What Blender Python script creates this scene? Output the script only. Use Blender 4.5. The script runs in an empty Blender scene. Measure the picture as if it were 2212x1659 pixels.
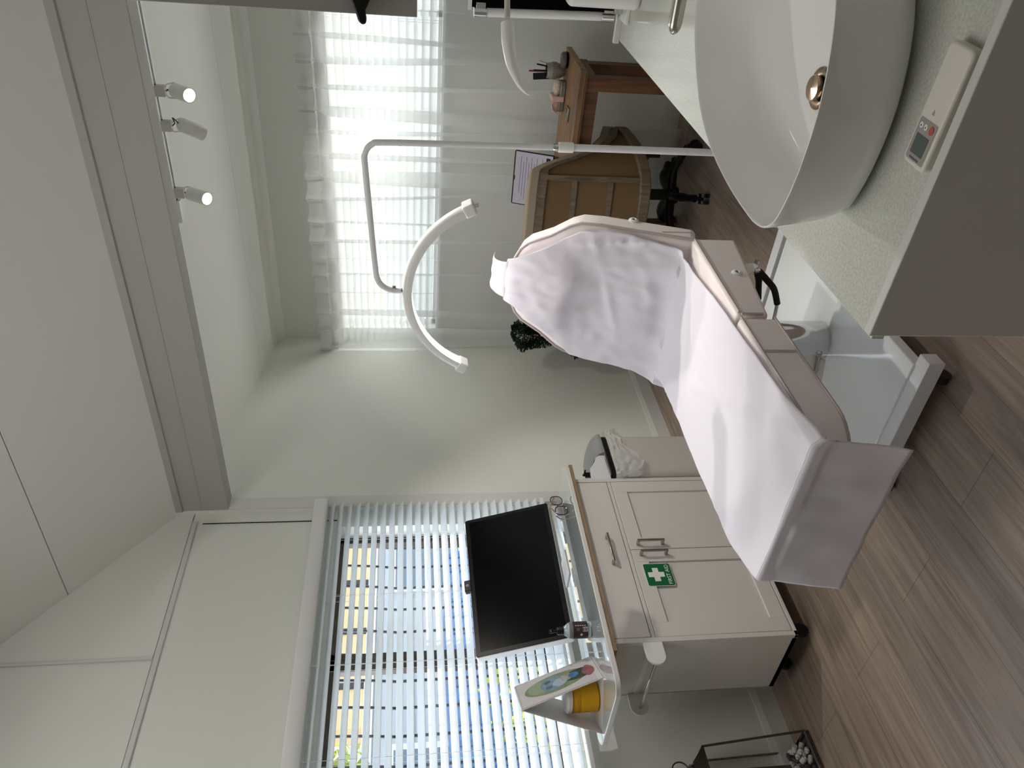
import bpy, bmesh, math, random
from mathutils import Vector, Matrix, Euler
random.seed(7)
sc = bpy.context.scene
col = sc.collection
PI = math.pi

# ------------------------------------------------------------------ camera
yaw, pitch, roll = -0.651446, 0.134629, 0.0030725
fw = Vector((math.sin(yaw)*math.cos(pitch), math.cos(yaw)*math.cos(pitch), -math.sin(pitch)))
r0 = Vector((math.cos(yaw), -math.sin(yaw), 0)); d0 = fw.cross(r0)
rt = math.cos(roll)*r0 + math.sin(roll)*d0
dn = -math.sin(roll)*r0 + math.cos(roll)*d0
cam_d = bpy.data.cameras.new('camera'); cam = bpy.data.objects.new('camera', cam_d); col.objects.link(cam)
m3 = Matrix((dn, rt, -fw)).transposed()          # the phone was held sideways: image right = down
cam.matrix_world = Matrix.Translation((0, 0, 1.55)) @ m3.to_4x4()
cam_d.sensor_fit = 'HORIZONTAL'; cam_d.sensor_width = 36; cam_d.lens = 1676.7/2212*36
cam_d.clip_start = 0.02
sc.camera = cam

# ------------------------------------------------------------------ world, sun, exposure
sc.view_settings.view_transform = 'Standard'; sc.view_settings.look = 'None'
sc.view_settings.gamma = 1; sc.view_settings.use_curve_mapping = False
sc.view_settings.exposure = 0.24
w = bpy.data.worlds.new('world'); sc.world = w; w.use_nodes = True
nt = w.node_tree; bg = nt.nodes['Background']
tc = nt.nodes.new('ShaderNodeTexCoord'); sx = nt.nodes.new('ShaderNodeSeparateXYZ'); rp = nt.nodes.new('ShaderNodeValToRGB')
nt.links.new(tc.outputs['Generated'], sx.inputs[0]); nt.links.new(sx.outputs['Z'], rp.inputs[0]); nt.links.new(rp.outputs[0], bg.inputs[0])
rp.color_ramp.elements[0].position = 0.0; rp.color_ramp.elements[0].color = (0.86, 0.92, 1.0, 1)
rp.color_ramp.elements[1].position = 0.8; rp.color_ramp.elements[1].color = (0.62, 0.78, 1.0, 1)
bg.inputs[1].default_value = 2.4
def lamp(name, kind, loc, energy, color=(1, 1, 1), aim=None, **kw):
    l = bpy.data.lights.new(name, kind); l.energy = energy; l.color = color
    for k, v in kw.items(): setattr(l, k, v)
    o = bpy.data.objects.new(name, l); col.objects.link(o); o.location = loc
    if aim is not None: o.rotation_euler = (Vector(aim)-Vector(loc)).to_track_quat('-Z', 'Y').to_euler()
    return o
lamp('sun', 'SUN', (-6, -2, 8), 4.6, (1, 0.96, 0.88), aim=(-6+1.0, -2-0.45, 8-2.25), angle=0.01)
# daylight through the windows (sky openings), then an added room fill
LB = lamp('daylight_rear', 'AREA', (-0.95, 5.6, 2.95), 50, (0.97, 1.0, 0.98), aim=(-0.95, 3.6, 1.2), shape='RECTANGLE', size=3.6, size_y=1.0)
LB2 = lamp('ground_light_rear', 'AREA', (-0.95, 5.5, 0.50), 120, (1.0, 1.0, 0.96), aim=(-1.0, 3.2, 2.5), shape='RECTANGLE', size=4.0, size_y=1.4)
LL = lamp('daylight_left', 'AREA', (-3.55, 1.7, 2.1), 42, (0.9, 0.95, 1.0), aim=(0, 1.7, 0.9), shape='RECTANGLE', size=2.4, size_y=1.0)
LS = lamp('added_room_fill', 'AREA', (-1.45, 0.85, 3.35), 18, (1.0, 0.97, 0.93), aim=(-1.35, 1.1, 0), shape='RECTANGLE', size=1.5, size_y=1.2)  # added fill lamp overhead, unseen and without a fixture
sc.cycles.use_denoising = True
sc.cycles.max_bounces = 8; sc.cycles.transparent_max_bounces = 24; sc.cycles.diffuse_bounces = 5
sc.cycles.sample_clamp_indirect = 4; sc.cycles.caustics_reflective = False; sc.cycles.caustics_refractive = False

# ------------------------------------------------------------------ materials
def lin(c):
    if isinstance(c, str):
        c = [int(c[i:i+2], 16)/255 for i in (0, 2, 4)]
    return tuple((x/12.92 if x <= .04045 else ((x+.055)/1.055)**2.4) for x in c[:3])
def P(name, c, rough=.5, metal=0, spec=.5, trans=0, emit=None, es=0, coat=0, bump=0, bscale=200, ior=1.45, noise=0, nscale=30, alpha=1):
    m = bpy.data.materials.new(name); m.use_nodes = True; n = m.node_tree; b = n.nodes['Principled BSDF']
    c = lin(c)
    b.inputs['Base Color'].default_value = (*c, 1); b.inputs['Roughness'].default_value = rough; b.inputs['Metallic'].default_value = metal
    b.inputs['Specular IOR Level'].default_value = spec; b.inputs['Transmission Weight'].default_value = trans; b.inputs['IOR'].default_value = ior
    b.inputs['Coat Weight'].default_value = coat; b.inputs['Alpha'].default_value = alpha
    if emit: b.inputs['Emission Color'].default_value = (*lin(emit), 1); b.inputs['Emission Strength'].default_value = es
    if bump or noise:
        t = n.nodes.new('ShaderNodeTexCoord'); 
    if bump:
        x = n.nodes.new('ShaderNodeTexNoise'); x.inputs['Scale'].default_value = bscale; x.inputs['Detail'].default_value = 4
        n.links.new(t.outputs['Object'], x.inputs['Vector'])
        bp = n.nodes.new('ShaderNodeBump'); bp.inputs['Strength'].default_value = bump; bp.inputs['Distance'].default_value = .002
        n.links.new(x.outputs['Fac'], bp.inputs['Height']); n.links.new(bp.outputs[0], b.inputs['Normal'])
    if noise:
        x = n.nodes.new('ShaderNodeTexNoise'); x.inputs['Scale'].default_value = nscale; x.inputs['Detail'].default_value = 5
        n.links.new(t.outputs['Object'], x.inputs['Vector'])
        r = n.nodes.new('ShaderNodeValToRGB'); r.color_ramp.elements[0].position = .35; r.color_ramp.elements[1].position = .65
        r.color_ramp.elements[0].color = (*[v*(1-noise) for v in c], 1); r.color_ramp.elements[1].color = (*[min(1, v*(1+noise)) for v in c], 1)
        n.links.new(x.outputs['Fac'], r.inputs[0]); n.links.new(r.outputs[0], b.inputs['Base Color'])
    return m
def wood(name, c1, c2, axis='Y', scale=1.0, rough=.5, planks=False, stretch=14):
    m = bpy.data.materials.new(name); m.use_nodes = True; n = m.node_tree; b = n.nodes['Principled BSDF']; L = n.links.new
    t = n.nodes.new('ShaderNodeTexCoord'); mp = n.nodes.new('ShaderNodeMapping'); L(t.outputs['Object'], mp.inputs[0])
    s = {'X': (1, stretch, stretch), 'Y': (stretch, 1, stretch), 'Z': (stretch, stretch, 1)}[axis]
    mp.inputs['Scale'].default_value = tuple(v*scale for v in s)
    x = n.nodes.new('ShaderNodeTexNoise'); x.inputs['Scale'].default_value = 2.2; x.inputs['Detail'].default_value = 9; x.inputs['Roughness'].default_value = .62; x.inputs['Distortion'].default_value = .6
    L(mp.outputs[0], x.inputs['Vector'])
    r = n.nodes.new('ShaderNodeValToRGB'); r.color_ramp.elements[0].position = .32; r.color_ramp.elements[1].position = .68
    r.color_ramp.elements[0].color = (*lin(c1), 1); r.color_ramp.elements[1].color = (*lin(c2), 1); L(x.outputs['Fac'], r.inputs[0])
    out = r.outputs[0]
    b.inputs['Roughness'].default_value = rough
    h = x.outputs['Fac']
    if planks:
        # planks 0.2135 m wide running along Y
        mq = n.nodes.new('ShaderNodeMapping'); L(t.outputs['Object'], mq.inputs[0]); mq.inputs['Rotation'].default_value = (0, 0, PI/2)
        mq.inputs['Location'].default_value = (1.395*-1+1.395, 0, 0)
        br = n.nodes.new('ShaderNodeTexBrick'); L(mq.outputs[0], br.inputs['Vector'])
        br.offset = .37; br.inputs['Scale'].default_value = 1; br.inputs['Brick Width'].default_value = 1.38; br.inputs['Row Height'].default_value = .2135
        br.inputs['Mortar Size'].default_value = .0011; br.inputs['Mortar Smooth'].default_value = .3; br.inputs['Bias'].default_value = 0
        br.inputs['Color1'].default_value = (.84, .85, .88, 1); br.inputs['Color2'].default_value = (1.12, 1.10, 1.04, 1); br.inputs['Mortar'].default_value = (.38, .34, .3, 1)
        mx = n.nodes.new('ShaderNodeMix'); mx.data_type = 'RGBA'; mx.blend_type = 'MULTIPLY'; mx.inputs[0].default_value = 1
        L(out, mx.inputs[6]); L(br.outputs['Color'], mx.inputs[7])
        # broad tone clouds
        y = n.nodes.new('ShaderNodeTexNoise'); y.inputs['Scale'].default_value = 1.0; y.inputs['Detail'].default_value = 3
        mz = n.nodes.new('ShaderNodeMapping'); mz.inputs['Scale'].default_value = (5, 1.2, 1); L(t.outputs['Object'], mz.inputs[0]); L(mz.outputs[0], y.inputs['Vector'])
        r2 = n.nodes.new('ShaderNodeValToRGB'); r2.color_ramp.elements[0].position = .3; r2.color_ramp.elements[1].position = .7
        r2.color_ramp.elements[0].color = (.88, .86, .88, 1); r2.color_ramp.elements[1].color = (1.07, 1.05, 1.01, 1); L(y.outputs['Fac'], r2.inputs[0])
        mw = n.nodes.new('ShaderNodeMix'); mw.data_type = 'RGBA'; mw.blend_type = 'MULTIPLY'; mw.inputs[0].default_value = 1
        L(mx.outputs[2], mw.inputs[6]); L(r2.outputs[0], mw.inputs[7]); out = mw.outputs[2]
    L(out, b.inputs['Base Color'])
    bp = n.nodes.new('ShaderNodeBump'); bp.inputs['Strength'].default_value = .15; bp.inputs['Distance'].default_value = .001; L(h, bp.inputs['Height']); L(bp.outputs[0], b.inputs['Normal'])
    return m
def sheer(name, c, alpha, transl=.6):
    m = bpy.data.materials.new(name); m.use_nodes = True; n = m.node_tree; n.nodes.clear(); L = n.links.new
    o = n.nodes.new('ShaderNodeOutputMaterial'); tr = n.nodes.new('ShaderNodeBsdfTransparent'); tl = n.nodes.new('ShaderNodeBsdfTranslucent'); df = n.nodes.new('ShaderNodeBsdfDiffuse')
    tl.inputs[0].default_value = (*lin(c), 1); df.inputs[0].default_value = (*lin(c), 1)
    a = n.nodes.new('ShaderNodeMixShader'); b = n.nodes.new('ShaderNodeMixShader')
    a.inputs[0].default_value = transl; L(df.outputs[0], a.inputs[1]); L(tl.outputs[0], a.inputs[2])
    b.inputs[0].default_value = alpha; L(tr.outputs[0], b.inputs[1]); L(a.outputs[0], b.inputs[2]); L(b.outputs[0], o.inputs[0])
    return m
def glassy(name, c='ffffff', refl=.05, tint=.97, rough=.02):
    m = bpy.data.materials.new(name); m.use_nodes = True; n = m.node_tree; n.nodes.clear(); L = n.links.new
    o = n.nodes.new('ShaderNodeOutputMaterial'); tr = n.nodes.new('ShaderNodeBsdfTransparent'); gl = n.nodes.new('ShaderNodeBsdfGlossy'); fr = n.nodes.new('ShaderNodeFresnel')
    tr.inputs[0].default_value = (*[v*tint for v in lin(c)], 1); gl.inputs['Roughness'].default_value = rough; fr.inputs[0].default_value = 1.45
    a = n.nodes.new('ShaderNodeMixShader'); a.inputs[0].default_value = refl; L(tr.outputs[0], a.inputs[1]); L(gl.outputs[0], a.inputs[2]); L(a.outputs[0], o.inputs[0])
    return m
M = {}
M['wall'] = P('wall_paint', 'e9eae3', .6, bump=.05, bscale=150)
M['ceil'] = P('ceiling_paint', 'efefe9', .65)
M['trimw'] = P('trim_paint', 'dcdcd8', .45)
M['beam'] = P('beam_paint', 'b0aea8', .6)
M['gap'] = P('dark_gap', '3a3835', .9)
M['floor'] = wood('floor_oak', '7a6b60', 'a39387', 'Y', 1.0, .45, planks=True, stretch=20)
M['blind'] = sheer('blind_slat', 'f4f8fb', 1.0, .42)
M['blindb'] = sheer('rear_blind_slat', 'fbfcfa', 1.0, .55)
M['whitep'] = P('white_plastic', 'ececea', .35)
M['whitem'] = P('white_metal', 'e6e6e8', .3, spec=.5)
M['gloss'] = P('white_gloss', 'd3dad9', .03, metal=.5, coat=.6)
M['bedbase'] = P('bed_base_white', 'eceeee', .12, coat=.3)
M['cab'] = P('cabinet_white', 'dedbd6', .4)
M['panel'] = P('end_panel_white', 'd6d4d2', .35)
M['quartz'] = P('quartz', 'cccdc5', .12, noise=.11, nscale=220)
M['ceramic'] = P('ceramic', 'f0efee', .07, coat=.6)
M['brass'] = P('brass', 'b09a86', .15, metal=1)
M['steel'] = P('brushed_steel', 'b5b1aa', .25, metal=1)
M['chrome'] = P('chrome', 'd8dadc', .08, metal=1)
M['grey'] = P('grey_paint', 'c9c7c2', .5)
M['black'] = P('black_plastic', '0c0c0d', .35)
M['foam'] = P('black_foam', '08080a', .6)
M['screen'] = P('screen_black', '040406', .2, spec=.09)
M['bezel'] = P('bezel_black', '020202', .3, spec=.2)
M['vinyl'] = P('vinyl_pink_beige', 'f0e7e4', .42, bump=.08, bscale=400)
M['piping'] = P('piping_vinyl', 'b9aca9', .45)
M['brown'] = wood('raw_board_edge', '8c7558', 'a88f70', 'Y', 3, .7)
M['desk'] = wood('desk_wood', '6b4c34', 'a07a54', 'X', 1.3, .4, stretch=10)
M['deskd'] = wood('desk_leg_wood', '4c2f1f', '7b5236', 'Z', 1.5, .45, stretch=10)
M['chairw'] = wood('weathered_oak', '5c4f40', '85755f', 'Z', 3, .6, stretch=8)
M['linen'] = P('linen_beige', 'a3967f', .9, bump=.3, bscale=500)
M['linend'] = P('linen_brown', '7a6142', .9, bump=.3, bscale=500)
M['sheer'] = sheer('sheer_fabric', 'f8faf9', .47, .34)
M['header'] = sheer('header_tape', 'f7f8f7', .93, .25)
M['glass'] = glassy('window_glass')
M['bronze'] = P('bronze_aluminium', '4a4238', .4, metal=.4)
M['bars'] = P('dark_bars', '23252b', .5)
M['green'] = P('green_sign', '0a6a38', .35)
M['wht'] = P('print_white', 'f2f2f0', .5)
M['yellow'] = P('yellow_plastic', 'e0a80c', .35)
M['lcd'] = P('lcd_grey', '5f6a66', .2)
M['rmt'] = P('remote_cream', 'e6e0d6', .4)
M['rmtg'] = P('remote_grey', 'a8a29e', .4)
M['red'] = P('button_red', 'c0604c', .4)
M['binw'] = P('bin_white', 'cfcac6', .4)
M['bag'] = sheer('bin_liner', 'eef0ee', .55, .4)
M['grille'] = P('lid_grey', '8f8f8d', .45)
M['sheetm'] = None
def sheetmat():
    m = sheer('disposable_sheet', 'f5f2f8', 1.0, .30); return m
M['sheetm'] = sheetmat()

# ------------------------------------------------------------------ mesh helpers
class MB:
    def __init__(s): s.v = []; s.f = []
    def add(s, vs, fs):
        o = len(s.v); s.v += [tuple(v) for v in vs]; s.f += [[i+o for i in f] for f in fs]; return s
    def box(s, x0, x1, y0, y1, z0, z1):
        return s.add([(x0,y0,z0),(x1,y0,z0),(x1,y1,z0),(x0,y1,z0),(x0,y0,z1),(x1,y0,z1),(x1,y1,z1),(x0,y1,z1)],
                     [(0,3,2,1),(4,5,6,7),(0,1,5,4),(1,2,6,5),(2,3,7,6),(3,0,4,7)])
    def obox(s, c, ax, ay, az):   # oriented box: centre and three half-axis vectors
        c, ax, ay, az = map(Vector, (c, ax, ay, az)); vs = []
        for k in (-1, 1):
            for a, b in ((-1,-1),(1,-1),(1,1),(-1,1)): vs.append(c+ax*a+ay*b+az*k)
        fs = [(0,3,2,1),(4,5,6,7),(0,1,5,4),(1,2,6,5),(2,3,7,6),(3,0,4,7)]
        if ax.cross(ay).dot(az) < 0: fs = [f[::-1] for f in fs]
        return s.add(vs, fs)
    def prism(s, poly, fn, d0, d1):   # poly (a,b) ccw, fn(a,b,d)->xyz
        n = len(poly); vs = [fn(a, b, d0) for a, b in poly]+[fn(a, b, d1) for a, b in poly]
        return s.add(vs, [list(range(n))[::-1], [n+i for i in range(n)]]+[[i, (i+1) % n, n+(i+1) % n, n+i] for i in range(n)])
    def tube(s, pts, r, n=12, cap=True, closed=False):
        pts = [Vector(p) for p in pts]; rings = []; N = len(pts)
        rs = r if isinstance(r, (list, tuple)) else [r]*N
        up = None
        for i, p in enumerate(pts):
            a = pts[(i-1) % N] if (i > 0 or closed) else p; b = pts[(i+1) % N] if (i < N-1 or closed) else p
            t = (b-a).normalized()
            if up is None: up = Vector((0, 0, 1)) if abs(t.z) < .9 else Vector((1, 0, 0))
            u = (up-t*up.dot(t)).normalized(); v = t.cross(u); up = u
            rings.append([p+(u*math.cos(2*PI*k/n)+v*math.sin(2*PI*k/n))*rs[i] for k in range(n)])
        vs = [q for g in rings for q in g]; fs = []
        for i in range(N if closed else N-1):
            j = (i+1) % N
            for k in range(n): fs.append((i*n+k, i*n+(k+1) % n, j*n+(k+1) % n, j*n+k))
        if cap and not closed: fs += [list(range(n))[::-1], [(N-1)*n+k for k in range(n)]]
        return s.add(vs, fs)
    def lathe(s, prof, c=(0, 0, 0), n=32, axis=None, cap=True):  # prof (r,h)
        c = Vector(c); az = Vector(axis).normalized() if axis else Vector((0, 0, 1))
        ax = (Vector((1, 0, 0)) if abs(az.x) < .9 else Vector((0, 1, 0))); ax = (ax-az*ax.dot(az)).normalized(); ay = az.cross(ax)
        vs = []
        for r, h in prof:
            for k in range(n): vs.append(c+az*h+(ax*math.cos(2*PI*k/n)+ay*math.sin(2*PI*k/n))*r)
        fs = []
        for i in range(len(prof)-1):
            for k in range(n): fs.append((i*n+k, i*n+(k+1) % n, (i+1)*n+(k+1) % n, (i+1)*n+k))
        if cap: fs += [list(range(n))[::-1], [(len(prof)-1)*n+k for k in range(n)]]
        return s.add(vs, fs)
    def grid(s, fn, nu, nv, flip=False):
        vs = [fn(i/nu, j/nv) for i in range(nu+1) for j in range(nv+1)]
        q = []
        for i in range(nu):
            for j in range(nv):
                f = (i*(nv+1)+j, (i+1)*(nv+1)+j, (i+1)*(nv+1)+j+1, i*(nv+1)+j+1); q.append(f[::-1] if flip else f)
        return s.add(vs, q)
    def ball(s, c, r, n=12):
        rx, ry, rz = r if isinstance(r, (tuple, list)) else (r, r, r); c = Vector(c)
        m = n//2; vs = [c+Vector((0, 0, -rz))]
        for i in range(1, m):
            a = -PI/2+PI*i/m
            for k in range(n): vs.append(c+Vector((rx*math.cos(a)*math.cos(2*PI*k/n), ry*math.cos(a)*math.sin(2*PI*k/n), rz*math.sin(a))))
        vs.append(c+Vector((0, 0, rz))); fs = []
        for k in range(n): fs.append((0, 1+(k+1) % n, 1+k))
        for i in range(m-2):
            for k in range(n): fs.append((1+i*n+k, 1+i*n+(k+1) % n, 1+(i+1)*n+(k+1) % n, 1+(i+1)*n+k))
        b = 1+(m-2)*n
        for k in range(n): fs.append((b+k, b+(k+1) % n, len(vs)-1))
        return s.add(vs, fs)
    def build(s, name, mat, parent=None, smooth=False, bevel=0, seg=2, solid=0, sub=0, ang=40):
        me = bpy.data.meshes.new(name)
        off = Vector((0, 0, 0)); q = parent; ROT = None
        while q is not None: off += q.location; q = q.parent
        me.from_pydata([tuple(Vector(v)-off) for v in s.v], [], s.f); me.update()
        me.materials.append(mat)
        o = bpy.data.objects.new(name, me); col.objects.link(o); o.parent = parent
        if smooth:
            for p in me.polygons: p.use_smooth = True
        if solid: k = o.modifiers.new('solid', 'SOLIDIFY'); k.thickness = solid; k.offset = 0
        if bevel: k = o.modifiers.new('bevel', 'BEVEL'); k.width = bevel; k.segments = seg; k.limit_method = 'ANGLE'; k.angle_limit = math.radians(35); k.harden_normals = False
        if sub: k = o.modifiers.new('sub', 'SUBSURF'); k.levels = sub; k.render_levels = sub
        if smooth or bevel:
            for p in me.polygons: p.use_smooth = True
            try: me.set_sharp_from_angle(angle=math.radians(ang))
            except Exception: pass
        return o
def thing(name, label, cat, loc, group=None):
    o = bpy.data.objects.new(name, None); col.objects.link(o); o.location = loc; o.empty_display_size = .05
    return tag(o, label, cat, group)
def tag(o, label, cat, group=None, kind=None):
    o['label'] = label; o['category'] = cat
    if group: o['group'] = group
    if kind: o['kind'] = kind
    return o
def struct(mb, name, mat, **k):
    o = mb.build(name, mat, **k); o['kind'] = 'structure'; return o
def rounded(x0, x1, y0, y1, r, n=6, corners=(1, 1, 1, 1)):  # ccw from (x0,y0)
    out = []
    for (cx, cy, a0, sx, sy), on in zip(((x0, y0, PI, 1, 1), (x1, y0, 1.5*PI, -1, 1), (x1, y1, 0, -1, -1), (x0, y1, .5*PI, 1, -1)), corners):
        if not on: out.append((cx, cy)); continue
        for k in range(n+1):
            a = a0+PI/2*k/n; out.append((cx+sx*r+r*math.cos(a), cy+sy*r+r*math.sin(a)))
    return out
XY = lambda a, b, d: (a, b, d)
XZ = lambda a, b, d: (a, d, b)
YZ = lambda a, b, d: (d, a, b)
def text_mesh(txt, size, mat, name, parent, mtx, depth=.0004):
    cu = bpy.data.curves.new(name, 'FONT'); cu.body = txt; cu.size = size; cu.extrude = depth; cu.align_x = 'CENTER'; cu.align_y = 'CENTER'
    t = bpy.data.objects.new(name+'_tmp', cu); me = bpy.data.meshes.new_from_object(t)
    off = Vector((0, 0, 0)); q = parent
    while q is not None: off += q.location; q = q.parent
    me.transform(Matrix.Translation(-off) @ mtx); bpy.data.objects.remove(t)
    me.materials.clear(); me.materials.append(mat)
    o = bpy.data.objects.new(name, me); col.objects.link(o); o.parent = parent; return o
def frame_mtx(origin, ax, ay):
    ax = Vector(ax).normalized(); ay = Vector(ay).normalized(); az = ax.cross(ay)
    m = Matrix((ax, ay, az)).transposed().to_4x4(); m.translation = Vector(origin); return m
def noise3(x, y, z=0):
    from mathutils import noise
    return noise.noise(Vector((x, y, z)))
def lerp(a, b, t): return a+(b-a)*t
def interp(tab, x):
    if x <= tab[0][0]: return tab[0][1]
    for (a, b), (c, d) in zip(tab, tab[1:]):
        if x <= c: return b+(d-b)*(x-a)/(c-a)
    return tab[-1][1]
def catmull(pts, n=6, closed=False):
    pts = [Vector(p) for p in pts]; N = len(pts); out = []
    for i in range(N if closed else N-1):
        g = lambda k: pts[k % N] if closed else pts[max(0, min(N-1, k))]
        a, b, c, d = g(i-1), g(i), g(i+1), g(i+2)
        for k in range(n):
            t = k/n; out.append(.5*((2*b)+(c-a)*t+(2*a-5*b+4*c-d)*t*t+(3*b-a-3*c+d)*t**3))
    if not closed: out.append(pts[-1])
    return out

# ------------------------------------------------------------------ room shell
WX = -2.971; BY = 4.37; NY = 2.835
struct(MB().box(-3.2, 1.6, -2.2, 4.6, -.08, 0), 'floor', M['floor'])
WZ0, WZ1, WY0, WY1 = .90, 1.895, .70, 2.72       # left window opening
lw = MB()
lw.box(WX-.13, WX, -2.2, NY, 0, WZ0).box(WX-.13, WX, -2.2, WY0, WZ0, WZ1).box(WX-.13, WX, WY1, NY, WZ0, WZ1)
lw.box(WX-.13, WX, -2.2, NY, WZ1, 2.598)
lw.box(WX-.13, WX-.001, -2.2, NY, 2.604, 5.4)
struct(lw, 'wall_left', M['wall'])
struct(MB().box(WX-.13, WX+.022, NY-.002, BY+.1, 0, 3.0), 'wall_left_rear', M['wall'])
# rear wall with window opening
RX0, RX1, RZ0, RZ1 = -2.86, .6, 1.345, 2.0
rw = MB().box(-3.1, 1.7, BY, BY+.12, 0, RZ0).box(-3.1, 1.7, BY, BY+.12, RZ1, 2.7).box(-3.1, RX0, BY, BY+.12, RZ0, RZ1).box(RX1, 1.7, BY, BY+.12, RZ0, RZ1)
struct(rw, 'wall_rear', M['wall'])
struct(MB().box(.62, .74, .9, 4.5, 0, 3.2).box(0, .62, 2.70, 2.8, 0, 3.2).box(0, .1, .9, 2.75, 0, 3.2).box(0, 1.6, .85, .95, 0, 5.4).box(1.5, 1.6, -2.2, .9, 0, 5.4), 'wall_right', M['wall'])
struct(MB().box(-3.1, 1.6, -2.3, -2.2, 0, 5.4), 'wall_front', M['wall'])
# rear raked ceiling  z = 2.378 + .157*(4.37-y)
def cz(y): return 2.378+.157*(4.37-y)
def slab(x0, x1, y0, y1, zf, th):
    return ([(x0, y0, zf(y0)), (x1, y0, zf(y0)), (x1, y1, zf(y1)), (x0, y1, zf(y1)), (x0, y0, zf(y0)+th), (x1, y0, zf(y0)+th), (x1, y1, zf(y1)+th), (x0, y1, zf(y1)+th)],
            [(0, 3, 2, 1), (4, 5, 6, 7), (0, 1, 5, 4), (1, 2, 6, 5), (2, 3, 7, 6), (3, 0, 4, 7)])
rc = MB(); rc.add(*slab(-3.1, 1.7, 3.985, 4.5, cz, .1)); rc.add(*slab(-3.1, 1.7, 2.86, 3.978, lambda y: cz(y)-.002, .1))
struct(rc, 'ceiling_rear', M['ceil'])
struct(MB().add(*slab(-3.1, 1.7, 3.97, 3.99, lambda y: cz(y)+.004, .02)), 'trim_1', M['gap'])
struct(MB().prism(catmull([(4.37, cz(4.37)-.03), (4.36, cz(4.36)-.012), (4.33, cz(4.33)-.002), (4.25, cz(4.25)+.003)], 4) and [(4.371, 2.34), (4.36, 2.365), (4.33, 2.385), (4.29, 2.395), (4.371, 2.395)], YZ, -2.95, 1.7), 'trim_2', M['ceil'], smooth=True)
# beam across the room with small cornice and bottom lip
struct(MB().box(-2.949, 1.6, NY, NY+.09, 2.436, 2.80), 'trim_3', M['beam'], bevel=.003)
struct(MB().box(-2.949, 1.6, NY+.09, NY+.13, 2.452, 2.80), 'trim_4', M['trimw'])
struct(MB().prism([(NY-.001, 2.652), (NY-.010, 2.655), (NY-.010, 2.765), (NY-.001, 2.765)], YZ, -2.949, 1.6), 'trim_5', M['beam'])
struct(MB().box(-2.949, 1.6, NY-.002, NY, 2.56, 2.564), 'trim_6', M['beam'])
# front raked ceiling rising towards the camera: z = 2.705 + .77*(2.79-y)
def fz(y): return 2.705+.77*(2.80-y)
fc = MB(); fc.add(*slab(-3.1, 1.6, 2.365, 2.84, fz, .1))
# bays of ceiling nearer the camera
fc.add(*slab(-3.1, 1.6, 1.62, 2.360, fz, .1)); fc.add(*slab(-3.1, 1.6, .25, 1.62, fz, .1)); fc.add(*slab(-3.1, 1.6, -.6, .25, fz, .1))
fc.box(-3.1, 1.6, -2.3, -.55, 5.3, 5.4)
struct(fc, 'ceiling_front', M['ceil'])
struct(MB().add(*slab(-3.1, 1.6, 2.35, 2.37, lambda y: fz(y)+.006, .02)), 'trim_7', M['gap'])
# cover strips on the left wall
struct(MB().box(WX, WX+.010, -2.2, NY-.06, 2.575, 2.598).box(WX, WX+.012, 2.008, 2.022, 2.60, 3.6), 'trim_8', M['trimw'], bevel=.003)
struct(MB().box(WX, WX+.004, 2.762, 2.766, 1.9, 2.55), 'trim_9', M['gap'])
struct(MB().box(WX+.022, WX+.027, NY, NY+.075, 0, 2.44), 'trim_10', M['trimw'])
# baseboards
bp_ = [(0, 0), (.014, 0), (.014, .075), (.006, .10), (0, .10)]
struct(MB().prism(bp_, lambda a, b, d: (WX+a, d, b), NY, -2.2), 'baseboard_left', M['trimw'])
struct(MB().prism(bp_, lambda a, b, d: (WX+.022+a, d, b), BY, NY-.001), 'baseboard_left_rear', M['trimw'])
struct(MB().prism(bp_, lambda a, b, d: (d, BY-a, b), -2.949, .6), 'baseboard_rear', M['trimw'])

# left window: bronze frame, panes, reveal
wf = MB()
fx0, fx1 = WX-.125, WX-.085
wf.box(fx0, fx1, WY0, WY1, WZ1-.045, WZ1).box(fx0, fx1, WY0, WY1, WZ0, WZ0+.04).box(fx0, fx1, WY1-.035, WY1, WZ0, WZ1).box(fx0, fx1, WY0, WY0+.035, WZ0, WZ1)
wf.box(fx0, fx1, 1.965, 2.02, WZ0, WZ1).box(fx0+.02, fx1, 2.02, 2.05, WZ0, WZ1)
w1 = struct(wf, 'window_1', M['bronze'], bevel=.002)
MB().box(fx0+.015, fx0+.02, WY0+.03, WY1-.03, WZ0+.03, WZ1-.04).build('window_pane', M['glass'], w1)
# rear window
wf = MB()
wf.box(RX0, RX1, BY+.06, BY+.1, RZ0, RZ0+.035).box(RX0, RX1, BY+.06, BY+.1, RZ1-.035, RZ1)
for x in (RX0, -1.9, -.95, 0, RX1-.035): wf.box(x, x+.035, BY+.06, BY+.1, RZ0, RZ1)
w2 = struct(wf, 'window_2', M['trimw'], bevel=.002)
MB().box(RX0, RX1, BY+.075, BY+.08, RZ0, RZ1).build('window_pane', M['glass'], w2)
MB().box(RX0-.03, RX1+.03, BY-.03, BY+.06, RZ0-.02, RZ0).build('window_sill', M['trimw'], w2)
MB().box(RX0-.02, RX0, BY-.012, BY, RZ0-.02, RZ1).build('architrave', M['trimw'], w2)

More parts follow.
